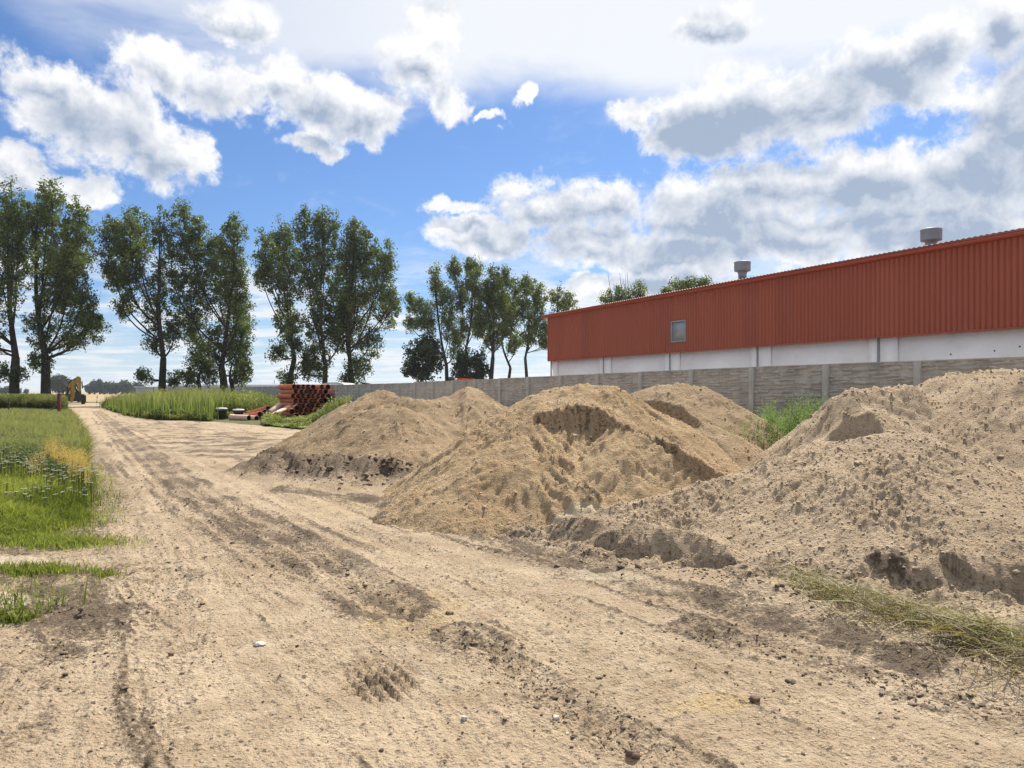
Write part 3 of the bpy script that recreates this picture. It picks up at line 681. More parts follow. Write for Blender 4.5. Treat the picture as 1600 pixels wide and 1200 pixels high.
def leaves_np(P, size, r, up=.3):
    """random diamond leaves"""
    n = len(P); d = r.normal(0, 1, (n, 3)); d /= np.linalg.norm(d, axis=1)[:, None]
    e = np.cross(d, r.normal(0, 1, (n, 3))); e /= np.linalg.norm(e, axis=1)[:, None] + 1e-9
    s = (size * r.uniform(.6, 1.25, n))[:, None] / 2
    V = np.stack([P - d * s, P + e * s * .62, P + d * s, P - e * s * .62], 1).reshape(-1, 3)
    return V, np.arange(n * 4).reshape(n, 4)
M_GRASS = leaf_mat('grass', (.11, .14, .032), (.34, .36, .10), .5)
M_MEADOW = leaf_mat('meadow', (.09, .13, .04), (.23, .27, .09), .5, tip=(.30, .29, .15))
M_WEED = leaf_mat('weed', (.085, .11, .034), (.25, .265, .095), .45)
M_WEEDG = leaf_mat('bright_weed', (.06, .105, .022), (.17, .25, .05), .5, .7)
M_GOLD = leaf_mat('golden_grass', (.42, .29, .11), (.62, .46, .22), .4)
M_STRAW = leaf_mat('straw', (.13, .10, .045), (.37, .30, .14), .3)
M_DRYGREEN = leaf_mat('dry_green', (.09, .10, .03), (.27, .28, .075), .35)
M_POPLAR = leaf_mat('poplar_leaf', (.042, .064, .019), (.18, .22, .06), .46, .38)
M_MAPLE = leaf_mat('maple_leaf', (.022, .036, .014), (.055, .075, .026), .28, .5)
M_POPLAR2 = leaf_mat('light_poplar_leaf', (.060, .085, .025), (.20, .24, .08), .45, .40)
M_FARTREE = leaf_mat('far_tree_leaf', (.05, .08, .06), (.09, .125, .085), .2, .7)
M_FLOWER = simple('white_flower', (.42, .45, .34), .8, var=.1)

def region_pts(n, r, fn, ylo, yhi, ulo, uhi, py=None):
    Y = ylo * np.exp(r.random(n) * math.log(yhi / ylo)); u = r.uniform(ulo, uhi, n); X = u * Y
    ok = fn(X, Y); return X[ok], Y[ok]
def verge():
    r = np.random.default_rng(21)
    L = lambda X, Y: inside_left(X, Y) > -.02
    # near lush grass
    X, Y = region_pts(330000, r, lambda X, Y: inside_left(X, Y) > -.35, 7.6, 17, -.95, -.48); d = inside_left(X, Y) + .22 * fbm(X, Y, .35, 3, 94)
    ok = r.random(len(X)) < .05 * ss(-.4, -.1, d) + .95 * ss(-.05, .75, d); X, Y, d = X[ok], Y[ok], d[ok]; n = len(X)
    hh = r.uniform(.10, .42, n) * (.30 + .70 * ss(0, .9, d)) * (.8 + .8 * fbm(X, Y, .8, 2, 90)) * (1 - .7 * ss(9.6, 8.2, Y))
    o = blades('verge_grass', np.column_stack([X, Y, G(X, Y) - .01]), hh, r.uniform(.15, .9, n), r.uniform(.006, .014, n), M_GRASS, 22, tint=np.clip(.50 + 1.6 * fbm(X, Y, 1.6, 3, 91) + r.normal(0, .28, n), 0, 1))
    tag(o, 'lush bright green grass on the verge at the left edge', 'grass', kind='stuff')
    # taller meadow, feathery with seed heads
    X, Y = region_pts(260000, r, lambda X, Y: (inside_left(X, Y) > .1) , 13.5, 62, -.93, -.555); n = len(X)
    py = HZ + H * F / Y
    hh = r.uniform(.30, .62, n) * (1 + .35 * fbm(X, Y, 2.2, 2, 92)) * ss(13, 17, Y) ** .5
    hh = hh * (1 - .35 * ss(40, 52, Y))
    o = blades('meadow_grass', np.column_stack([X, Y, G(X, Y) - .01]), hh, r.uniform(.1, .8, n), .010 + .0011 * Y * r.uniform(.5, 1.1, n), M_MEADOW, 23, tint=np.clip(.55 + 1.5 * fbm(X, Y, 3.5, 4, 93) - .5 * ss(6, 3, np.hypot(X + 12.2, (Y - 19) * .9)) + r.normal(0, .25, n), 0, 1))
    tag(o, 'tall feathery meadow grass reaching back to the red post', 'meadow grass', kind='stuff')
    # small tufts on the bare ground by the pale patches
    PXY = []
    for (cx, cy, rx, ry, nn) in ((50, 893, 95, 8, 1700), (20, 968, 40, 9, 520), (165, 900, 26, 5, 160), (90, 850, 120, 11, 2600), (60, 920, 120, 40, 220), (692, 704, 16, 5, 400)):
        k = r.normal(0, .45, (nn, 2)); px = cx + k[:, 0] * rx; py = cy + k[:, 1] * ry; Y = H * F / (py - HZ); PXY.append(np.column_stack([(px - 800) / F * Y, Y]))
    P = np.concatenate(PXY); n = len(P)
    o = blades('grass_tufts', np.column_stack([P, G(P[:, 0], P[:, 1]) - .005]), r.uniform(.03, .10, n) * np.where(P[:, 1] > 15, 3, 1), r.uniform(.2, .95, n), r.uniform(.004, .010, n) * np.where(P[:, 1] > 15, 3, 1), M_GRASS, 24)
    tag(o, 'short grass tufts on the bare soil at the left of the track', 'grass', kind='stuff')
    # yarrow-like white flower heads
    PXY = []
    for (px0, px1, py0, py1, nn) in ((-60, 75, 694, 764, 420), (40, 155, 752, 778, 120), (0, 140, 772, 800, 30), (-40, 60, 690, 712, 60)):
        px = r.uniform(px0, px1, nn); py = r.uniform(py0, py1, nn); PXY.append(np.column_stack([px, py]))
    q = np.concatenate(PXY); Y = H * F / (q[:, 1] + 18 - HZ); X = (q[:, 0] - 800) / F * Y; ok = inside_left(X, Y) > .1; X, Y = X[ok], Y[ok]
    mb = MB(); st = MB()
    for x, y in zip(X, Y):
        z0 = float(G(x, y)[0]); h = r.uniform(.34, .52) * (1 if y > 11 else .7); rad = r.uniform(.016, .045)
        for k in range(5):
            a, d = r.uniform(0, 2 * pi), rad * r.uniform(0, 1); s = rad * .4
            c = np.array([x + d * cos(a), y + d * sin(a), z0 + h + r.uniform(-.008, .008)])
            th = np.arange(6) * pi / 3; mb.add(np.concatenate([c + np.stack([s * np.cos(th), s * np.sin(th), np.full(6, 0)], 1), [c + (0, 0, -.01)]]), None, [[6, i, (i + 1) % 6] for i in range(6)] + [[0, 1, 2], [0, 2, 3], [0, 3, 4], [0, 4, 5]])
        st.tube([(x, y, z0), (x + r.uniform(-.03, .03), y, z0 + h)], .004, 3, False)
    o = mb.build('wild_flowers', M_FLOWER); tag(o, 'flat white flower heads sprinkled in the grass at the left', 'wild flowers', kind='stuff')
    st.build('flower_stems', M_GRASS, o)
    # golden dry grass
    PXY = []
    for (cx, w_, cyb, hgt, nn) in ((50, 4, 765, .46, 170), (61, 5, 760, .52, 200), (76, 4, 744, .60, 150), (84, 3, 742, .68, 120), (98, 5, 750, .60, 230), (110, 5, 750, .52, 190), (124, 6, 748, .54, 220), (134, 3, 754, .34, 50)):
        px = cx + r.normal(0, w_ * .5, nn); py = cyb + r.normal(0, 5, nn); Y = H * F / (py - HZ); PXY.append(np.column_stack([(px - 800) / F * Y, Y, np.full(nn, hgt)]))
    P = np.concatenate(PXY); n = len(P); z = G(P[:, 0], P[:, 1]); hh = P[:, 2] * r.uniform(.45, 1.1, n)
    o = blades('golden_grass', np.column_stack([P[:, :2], z]), hh, r.uniform(.05, .45, n), r.uniform(.006, .012, n), M_GOLD, 26)
    tag(o, 'dry golden grass clumps standing in the green verge', 'dry grass', kind='stuff')
    k = 12; base = np.repeat(np.column_stack([P[:, :2], z]), k, 0); t = r.uniform(.45, 1.0, n * k)
    pp = base + np.column_stack([r.normal(0, .05, n * k), r.normal(0, .05, n * k), t * np.repeat(hh, k)])
    V, f = leaves_np(pp, np.full(len(pp), .022), r); mesh_np('seed_heads', V, f, M_GOLD, o, attrs=dict(tint=np.repeat(r.random(len(pp)), 4)))
verge()

def weeds(name, X, Y, hgt, nl, ls, mat, seed, label, cat='weeds', spread=.16, tintn=2.0):
    r = np.random.default_rng(seed); n = len(X); z = G(X, Y); t = np.sort(r.random((n, nl)), 1) ** .8
    lean = r.normal(0, .12, (n, 2)); h = hgt[:, None]
    cx = X[:, None] + lean[:, :1] * t * h; cy = Y[:, None] + lean[:, 1:] * t * h; cz = z[:, None] + t * h
    rad = spread * h * (1.05 - t) ** .7 + .02; a = r.uniform(0, 2 * pi, (n, nl))
    lx, ly = np.cos(a), np.sin(a); L = ls * (1.15 - .6 * t) * r.uniform(.7, 1.3, (n, nl))
    off = rad * r.uniform(.1, 1, (n, nl))
    bx, by, bz = cx + lx * off, cy + ly * off, cz + off * .3
    tx, ty, tz = bx + lx * L, by + ly * L, bz + L * r.uniform(-.1, .9, (n, nl))
    w = L * .26; mx, my, mz = (bx + tx) / 2, (by + ty) / 2, (bz + tz) / 2
    V = np.stack([np.stack([bx, by, bz], -1), np.stack([mx - ly * w, my + lx * w, mz + .02], -1), np.stack([tx, ty, tz], -1), np.stack([mx + ly * w, my - lx * w, mz + .02], -1)], 2).reshape(-1, 3)
    f = np.arange(n * nl * 4).reshape(-1, 4)
    tint = np.clip(.45 + 1.7 * fbm(X, Y, tintn, 3, seed)[:, None] + .25 * (t - .5) + r.normal(0, .15, (n, nl)), 0, 1)
    o = mesh_np(name, V, f, mat, attrs=dict(tint=np.repeat(tint.ravel(), 4)))
    st = MB(); P0 = np.column_stack([X, Y, z]); P1 = P0 + np.column_stack([lean * hgt[:, None], hgt])
    s = np.column_stack([np.full(n, .008), 0 * X, 0 * X]) * (1 + Y[:, None] / 25)
    V = np.stack([P0 - s, P0 + s, P1], 1).reshape(-1, 3); mesh_np('stems', V, np.arange(n * 3).reshape(-1, 3), mat, o, attrs=dict(tint=np.full(n * 3, .3)))
    return tag(o, label, cat, kind='stuff')
r0 = np.random.default_rng(31)
X, Y = region_pts(26000, r0, lambda X, Y: (inside_right(X, Y) > .1) & (X / Y * F + 800 < 548) & ~((np.abs(X / Y * F + 800 - 371) < 42) & (Y < 46)), 33, 88, -.56, -.19)
PXt = X / Y * F + 800
keepw = ~((PXt > 430) & (PXt < 512) & (Y > 44.2) & (Y < 50)); X, Y, PXt = X[keepw], Y[keepw], PXt[keepw]
# plant tops follow the outline of the weed bank
topy = np.interp(PXt, [150, 175, 235, 300, 370, 430, 470, 500, 545], [622, 616, 610, 607, 608, 612, 618, 618, 626])
hgt = np.clip((H + (HZ - topy) / F * Y), .5, 1.95) * r0.uniform(.35, 1.12, len(X)) * (1 + .75 * fbm(X, Y, 2.0, 3, 33))
hgt = hgt * (.30 + .70 * ss(0, 3.0, inside_right(X, Y))) * .78
hgt = np.where((Y < 47) & (PXt > 322) & (PXt < 445), hgt * .28, hgt)
hgt = np.where((Y < 44.6) & (PXt > 438), hgt * np.interp(PXt, [438, 480, 500, 520, 545], [.10, .2, .5, .9, 1.1]), hgt)
weeds('tall_weeds', X, Y, hgt, 26, .17, M_WEED, 34, 'tall green weeds on the right of the track around the orange pipes', spread=.17)
r0 = np.random.default_rng(36); i_ = r0.integers(0, len(X), 9000); i_ = i_[(PXt[i_] < 345)]
xb, yb = X[i_] + r0.normal(0, .3, len(i_)), Y[i_]; zt_ = np.clip(H + (HZ - topy[i_]) / F * yb, .6, 2.0) * r0.uniform(.7, 1.12, len(i_))
tag(blades('seed_grass', np.column_stack([xb, yb, np.zeros(len(xb))]), zt_, r0.uniform(.05, .35, len(xb)), np.full(len(xb), .05), M_MEADOW, 37), 'pale seed-headed grasses standing among the tall green weeds', 'grass', kind='stuff')
r0 = np.random.default_rng(38); X2, Y2 = region_pts(9000, r0, lambda X, Y: (inside_left(X, Y) > .35) & (np.abs(HZ + H * F / Y - 742) < 30) & (X / Y * F + 800 < 95) & (fbm(X, Y, 1.2, 3, 95) > .05), 12, 24, -.85, -.58)
weeds('herb_patch', X2, Y2, r0.uniform(.25, .5, len(X2)), 22, .07, leaf_mat('herb', (.045, .075, .025), (.10, .15, .045), .4), 39, 'dark broad-leaved herbs under the white flowers at the left edge', spread=.25)
r0 = np.random.default_rng(35)
# behind the fence line gap between two piles
n = 620; px = r0.uniform(1095, 1300, n); Yw = r0.uniform(12.6, 15.8, n); Xw = (px - 800) / F * Yw
hw = np.interp(px, [1095, 1150, 1180, 1205, 1230, 1270, 1300], [.9, 1.15, 1.1, 1.45, 1.2, 1.55, 1.25]) * r0.uniform(.5, 1.12, n)
weeds('fence_weeds', Xw, Yw, hw * .97, 110, .055, M_WEEDG, 36, 'bushy green weeds growing at the concrete fence between two sand piles', spread=.15)
n = 60; Xw = r0.uniform(-.9, -.3, n) ; Yw = 19.7 + r0.uniform(-1.4, 2.5, n) * 1.0 + 3; weeds('foot_weeds', Xw, Yw, r0.uniform(.15, .5, n), 24, .1, M_WEED, 37, 'low weeds at the foot of the concrete fence behind the far pile')
n = 26; x_, y_ = W(692, 706); weeds('pile_weeds', x_ + r0.normal(0, .22, n), y_ + r0.normal(0, .3, n) , r0.uniform(.12, .34, n), 26, .07, M_WEED, 38, 'little green weed tuft between the far pile and the tall yellow pile')
n = 30; x_, y_ = W(28, 965); weeds('seedling_weeds', x_ + r0.normal(0, .16, n), y_ + r0.normal(0, .12, n), r0.uniform(.05, .30, n), 16, .035, M_WEED, 39, 'small leafy weeds at the left edge beside a pale patch')
# left strip of taller weeds by the posts
r0 = np.random.default_rng(41); X, Y = region_pts(16000, r0, lambda X, Y: (inside_left(X, Y) > .2), 57, 76, -.75, -.582)
weeds('verge_weeds', X, Y, r0.uniform(.7, 1.35, len(X)), 16, .16, leaf_mat('verge_weed', (.07, .085, .03), (.19, .19, .085), .5), 42, 'tall dull green weeds behind the red post at the left', spread=.14)

def straw():
    r = np.random.default_rng(51); n = 3700
    line = np.array([W(1240, 915), W(1300, 945), W(1380, 968), W(1460, 990), W(1540, 1018), W(1640, 1050), W(1760, 1085)])
    seg = r.integers(0, len(line) - 1, n); t = r.random(n)[:, None]; p = line[seg] * (1 - t) + line[seg + 1] * t
    wd = np.interp(p[:, 0], [2.2, 2.8, 4.5], [.11, .20, .26]); off = r.normal(0, 1, n) * wd; p = p + np.column_stack([off * .75, off * .9])
    mound = .12 * np.exp(-(off / .28) ** 2) * np.interp(p[:, 0], [2.1, 2.6, 3.6, 4.6], [.6, 1, .8, .6]); z = G(p[:, 0], p[:, 1]) + r.random(n) * mound
    ln = r.uniform(.05, .22, n) + .25 * (r.random(n) < .18); az = np.where(r.random(n) < .6, r.normal(-.95, .4, n), r.uniform(-pi, pi, n)) + np.where(r.random(n) < .3, pi, 0); pit = r.normal(.05, .2, n)
    d = np.column_stack([np.cos(az) * np.cos(pit), np.sin(az) * np.cos(pit), np.sin(pit)]) * ln[:, None]
    z = np.maximum(z, z - np.minimum(d[:, 2], 0) * .6); P = np.column_stack([p, z])
    mid = P + d * .5 + np.column_stack([0 * z, 0 * z, r.uniform(0, .05, n)]); s = np.column_stack([-np.sin(az), np.cos(az), r.normal(0, .5, n)]) * r.uniform(.0013, .0032, n)[:, None]
    V = np.stack([P - s, P + s, mid + s, mid - s, P + d + s * .4, P + d - s * .4], 1).reshape(-1, 3); i = np.arange(n)[:, None] * 6
    f = np.concatenate([i + np.array([[0, 1, 2, 3]]), i + np.array([[3, 2, 4, 5]])])
    gr = (r.random(n) < .20) & (mound > .04)
    o = mesh_np('straw_heap', V, f, mats=[M_STRAW, M_DRYGREEN], mi=np.tile(gr.astype(int), 2), attrs=dict(tint=np.repeat(r.random(n), 6)))
    tag(o, 'matted heap of straw and uprooted dry grass along the foot of the nearest pile', 'straw heap', kind='stuff')
    # stray stalks
    n = 500; Y = 3 * np.exp(r.random(n) * math.log(5)); X = r.uniform(-.7, .7, n) * Y
straw()

# ------------------------------------------------------------------ trees
def smooth_path(pts, n=14):
    pts = np.array(pts, float); t = np.linspace(0, len(pts) - 1, n); out = []
    for q in t:
        i = min(int(q), len(pts) - 2); f = q - i
        p0 = pts[max(i - 1, 0)]; p1 = pts[i]; p2 = pts[i + 1]; p3 = pts[min(i + 2, len(pts) - 1)]
        out.append(.5 * ((2 * p1) + (-p0 + p2) * f + (2 * p0 - 5 * p1 + 4 * p2 - p3) * f * f + (-p0 + 3 * p1 - 3 * p2 + p3) * f ** 3))
    return np.array(out)
NLEAF = 46
def tree(kind, px, Yd, tw, plumes, forky, label, mat=M_POPLAR, seed=0, dens=1.0, leaf=.26, group='poplars beyond the yard', low=(), base=-.1, limb=1.0, clus=.55):
    """px trunk position, tw trunk width in px, plumes (px,py,rx,ry) shape the crown, forky = py where the trunk forks"""
    r = np.random.default_rng(seed); k = Yd / F; x0 = (px - 800) * k
    root = empty(kind, (x0, Yd, base), label=label, cat='tree', group=group)
    loc = lambda p: (np.array(p, float) - np.array([x0, Yd, base]))
    zf = H + (HZ - forky) * k; r0_ = tw * k / 2
    mb = MB(); fork = np.array([r.normal(0, .2), r.normal(0, .2), zf - base])
    P = smooth_path([(0, 0, 0), (r.normal(0, .1), 0, (zf - base) * .5), fork], 8)
    mb.tube(P, np.linspace(r0_ * 1.25, r0_ * .9, 8) * (1 + .25 * np.exp(-np.arange(8) * 1.2)), 10, False)
    C_ = []; tint = []
    order = sorted(plumes, key=lambda q: q[1])
    ti_ = min(range(len(plumes)), key=lambda i: abs(plumes[i][0] - px) * .8 + plumes[i][1])
    tp = loc(((plumes[ti_][0] - 800) * k, Yd, H + (HZ - plumes[ti_][1]) * k))
    lead = smooth_path([fork, fork * .6 + tp * .4 + np.array([r.normal(0, .5), r.normal(0, .5), 0]), tp], 16)
    mb.tube(lead, np.linspace(r0_ * .8, .05, 16), 7, False)
    for i, (cx, cy, rx, ry) in enumerate(plumes):
        lowp = cy > forky
        c = loc((((cx - 800) * k), Yd + r.normal(0, .55) * abs(rx) * k * 1.6, H + (HZ - cy) * k)); RX, RZ = rx * k, ry * k
        top = c + np.array([r.normal(0, .15) * RX, 0, RZ * .8]); bot = c - np.array([0, 0, RZ * .6])
        lj = int(np.clip((bot[2] - fork[2]) / max(1, tp[2] - fork[2]) * 15 * r.uniform(.35, .75), 0, 9)) if not lowp else 0
        if lowp: st = np.array([0, 0, max(.5, c[2] - RZ * .4)])
        else: st = lead[lj].copy() if c[2] > fork[2] else np.array([0, 0, c[2] * .8])
        q = st * .5 + bot * .5 + np.array([0, 0, .0]) if not lowp else (st + c) / 2
        q[0] = st[0] + (bot[0] - st[0]) * .62
        path = smooth_path([st, q, c * .55 + bot * .45, top] if not lowp else [st, q, c], 14)
        rr = r0_ * limb * .34 * (1 - lj / 20) * (1 if not lowp else .3)
        mb.tube(path, np.linspace(rr, .035, 14), 6, False)
        vol = RX * RZ; nt = int((11 + vol * 10) * dens)
        dd = r.normal(0, 1, (nt, 3)); dd /= np.linalg.norm(dd, axis=1)[:, None]; rad = r.random(nt) ** .42
        tw_ = c + dd * rad[:, None] * np.array([RX, RX * .9, RZ]) * np.array([1.0, 1.0, 1.02])
        tz = np.clip((tw_[:, 2] - c[2]) / RZ, 0, 1.2)
        if not lowp and kind == 'poplar_tree':
            tw_[:, :2] = c[:2] + (tw_[:, :2] - c[:2]) * (1 - .5 * tz ** 1.4)[:, None]; tw_[:, 2] += .22 * RZ * tz ** 2
        # twigs from the limb up and out to each leaf cluster
        for j in range(nt):
            if r.random() < .55:
                zz = tw_[j, 2] - r.uniform(.25, .7) * RX; ii = int(np.argmin(np.abs(path[:, 2] - zz)))
                a = path[ii]; b = tw_[j]; m = (a + b) / 2 + np.array([0, 0, -.12 * np.linalg.norm(b - a)])
                mb.tube([a, m, b], [min(.07, .02 + .012 * np.linalg.norm(b - a)), .03, .012], 3, False)
        C_.append(tw_); tint.append(r.normal(0, .22, nt))
    C_ = np.concatenate(C_); tint = np.concatenate(tint)
    nl = int(46); n = len(C_)
    off = r.normal(0, 1, (n, nl, 3)); off /= np.linalg.norm(off, axis=2)[..., None] + 1e-9; off *= (r.random((n, nl, 1)) ** .5) * clus * r.uniform(.6, 1.5, (n, 1, 1)) * np.array([1, 1, 1.15])
    LP = (C_[:, None] + off).reshape(-1, 3); V, f = leaves_np(LP, np.full(len(LP), leaf), r)
    ti = np.clip(.45 + np.repeat(tint, nl) + r.normal(0, .22, len(LP)), 0, 1)
    mesh_np('crown', V, f, mat, root, attrs=dict(tint=np.repeat(ti, 4)))
    mb.build('trunk', M_BARK, root, smooth=True)
    return root
tree('poplar_tree', 22, 84, 13, [(12,330,30,55),(-20,350,34,60),(25,395,32,60),(-5,430,38,60),(30,460,26,50),(-40,420,40,80),(0,520,18,30),(-30,500,30,40),(30,585,16,14),(5,580,10,12)], 558, 'tall poplar cut off by the left edge of the view', seed=1, dens=.85)
tree('poplar_tree', 72, 86, 13, [(58,318,26,36),(85,330,26,42),(40,360,26,50),(75,380,38,55),(132,352,22,42),(118,400,36,50),(55,430,40,60),(95,455,40,55),(135,470,22,36),(60,510,30,40),(110,510,36,30),(140,500,20,22),(60,565,20,22),(125,535,26,14)], 560, 'tall dense poplar left of the yellow backhoe', seed=2, dens=.85)
tree('poplar_tree', 253, 92, 10, [(215,365,34,34),(190,400,30,40),(175,430,18,26),(232,400,30,45),(222,440,30,46),(200,480,18,20),(245,470,24,50),(262,520,16,30),(240,530,20,22),(180,360,18,24),(250,360,20,30),(234,590,14,10),(268,590,14,11)], 560, 'spreading poplar with a leaning left limb, right of the backhoe', seed=3, dens=.95)
tree('poplar_tree', 348, 94, 11, [(290,352,28,34),(300,395,38,50),(268,420,26,50),(335,420,36,55),(372,375,24,30),(365,420,28,50),(380,470,16,40),(350,490,36,45),(300,470,34,50),(330,540,34,32),(375,530,22,30),(290,510,22,26),(382,575,12,20)], 575, 'broad poplar with a forked trunk standing over the low warehouse', seed=4)
tree('young_poplar_tree', 313, 90, 5, [(313,560,22,34),(300,590,16,14),(324,585,14,16)], 588, 'small dark young tree between two big poplars', seed=5, dens=1.3, leaf=.24)
tree('young_poplar_tree', 364, 97, 6, [(366,560,14,34),(374,590,12,14)], 592, 'young tree close behind the forked poplar', seed=15, dens=1.1)
tree('poplar_tree', 456, 90, 8, [(430,372,22,30),(447,395,24,40),(428,430,24,36),(412,435,10,16),(452,460,24,44),(440,500,24,30),(432,550,18,16),(465,530,16,34),(425,400,20,30),(450,592,16,16)], 560, 'slim poplar standing behind the pipe stack at its left', seed=6, dens=.95)
tree('poplar_tree', 508, 91, 8, [(480,362,16,32),(506,350,24,28),(505,395,32,44),(485,430,26,46),(515,455,34,50),(490,500,30,44),(528,510,24,44),(492,560,26,36),(478,575,14,20)], 575, 'tallest poplar of the three behind the pipe stack', seed=7, dens=1.05)
tree('poplar_tree', 552, 92, 9, [(555,372,20,26),(572,392,22,34),(545,400,24,44),(608,410,14,28),(590,435,30,40),(555,460,36,50),(595,480,26,30),(540,510,28,44),(570,530,24,30),(560,575,22,24),(610,465,16,18),(545,595,14,14)], 570, 'wide poplar right of the three behind the pipe stack', seed=8)
tree('maple_tree', 661, 100, 4, [(655,555,26,22),(680,562,20,18),(640,575,14,12),(660,580,28,14),(668,535,16,14)], 595, 'low dark round-leaved tree just left of the thin poplars', M_MAPLE, seed=9, dens=1.1, leaf=.32, group='low dark trees at the fence')
tree('maple_tree', 735, 102, 4, [(735,560,24,20),(718,575,14,14),(752,578,16,14),(735,590,26,10)], 598, 'low dark round-leaved tree under the tall middle poplars', M_MAPLE, seed=10, dens=1.1, leaf=.32, group='low dark trees at the fence')
LP = 'light airy poplars behind the fence'
tree('poplar_tree', 697, 106, 6, [(680,440,12,22),(690,470,22,26),(655,480,22,18),(640,465,10,8),(668,505,22,20),(700,505,16,30),(640,505,12,12),(712,540,12,22)], 570, 'thin airy poplar with bare lower limbs beside the low dark tree', M_POPLAR2, seed=11, dens=1.15, group=LP)
tree('poplar_tree', 728, 108, 5, [(712,425,12,22),(738,420,14,20),(745,450,18,26),(720,465,16,26),(742,490,16,26),(722,515,12,18)], 545, 'tall narrow poplar with two peaks in the thin row', M_POPLAR2, seed=12, dens=1.3, group=LP)
tree('poplar_tree', 766, 104, 7, [(772,440,18,24),(790,435,12,20),(762,470,22,30),(782,480,22,34),(766,520,20,30),(752,505,16,30),(790,510,12,22)], 560, 'fullest poplar of the thin row, fork above the fence', M_POPLAR, seed=13, dens=1.3, group=LP)
tree('poplar_tree', 796, 110, 5, [(805,460,14,26),(800,500,16,22),(806,535,18,16),(790,470,10,16)], 575, 'spindly young poplar with a forked bare stem', M_POPLAR2, seed=14, dens=1.15, group=LP)
tree('poplar_tree', 822, 106, 5, [(822,448,12,16),(838,465,18,22),(818,485,16,22),(842,500,16,22),(828,525,16,16),(852,530,12,14)], 560, 'airy poplar closest to the left corner of the red hall', M_POPLAR2, seed=16, dens=1.3, group=LP)
tree('poplar_tree', 878, 108, 5, [(872,462,14,16),(890,470,14,16),(880,490,22,16),(862,510,14,20)], 540, 'poplar crown rising behind the left corner of the red hall', M_POPLAR2, seed=17, dens=.8, group=LP)
tree('poplar_tree', 965, 100, 5, [(955,465,20,12),(972,460,14,14),(1000,458,16,14),(980,480,30,12)], 500, 'pale tree top with bare twigs over the red roof', M_POPLAR2, seed=18, dens=.9, group='tree tops over the roof')
tree('maple_tree', 1070, 90, 5, [(1065,450,22,10),(1090,450,14,8),(1045,456,9,6),(1080,470,30,10)], 500, 'dark tree top showing over the red roof left of the vent', M_POPLAR, seed=19, dens=1.2, group='tree tops over the roof')
# bare twigs
mbt = MB(); r0 = np.random.default_rng(61); k_ = 100 / F
for i in range(16):
    x_ = (r0.uniform(955, 992) - 800) * k_; zt = H + (HZ - r0.uniform(425, 448)) * k_
    mbt.tube([(x_ + r0.normal(0, .5), 100, 9), (x_, 100, (9 + zt) / 2 + 1), (x_ + r0.normal(0, .8), 100 + r0.normal(0, .5), zt)], [.06, .04, .015], 4, False)
o = mbt.build('dead_branches', M_BARK); tag(o, 'bare dead twigs sticking up beside the pale tree top over the roof', 'branches')
# far trees at the field's edge
FT = 'far trees along the edge of the field'
tree('round_tree', 98, 330, 3, [(97,598,13,10),(88,603,7,7),(107,603,7,7)], 606, 'round far tree behind the backhoe on the field edge', M_FARTREE, seed=20, dens=.9, leaf=1.0, group=FT, clus=1.5, base=0)
r0 = np.random.default_rng(71)
for i, (p_, t_, w_) in enumerate([(140,601,4),(148,597,4),(156,596,5),(164,601,5),(172,600,5),(181,602,6),(190,599,6),(200,598,6),(210,600,6),(220,604,5)]):
    tree('far_tree', p_, 480, 2, [(p_, (t_ + 612) / 2 - 1, w_, (612 - t_) / 2), (p_ + r0.uniform(-3, 3), 607, w_, 5)], 608, ['leftmost slender tree', 'taller open tree near the left end', 'third open tree from the left', 'fourth tree from the left', 'fifth tree from the left', 'sixth tree, middle', 'seventh, fuller crown', 'eighth, broad crown', 'ninth tree', 'low tree at the right end'][i] + ' of the far row right of the backhoe', M_FARTREE, seed=80 + i, dens=.25, leaf=1.5, group=FT, clus=1.8, base=0)
for i, (p_, t_, w_) in enumerate([(2,609,5),(10,605,4),(30,609,3),(40,611,2),(68,603,4),(-8,606,5)]):
    tree('far_tree', p_, 480, 2, [(p_, (t_ + 613) / 2, w_, (613 - t_) / 2)], 611, ['small far bush at the left edge', 'far tree behind the first trunk at the left', 'low far bush between the two left trunks', 'tiny lone far bush on the field horizon', 'far tree peeping left of the second trunk', 'far tree outside the left edge'][i], M_FARTREE, seed=95 + i, dens=.3, leaf=1.4, group=FT, clus=1.4, base=0)

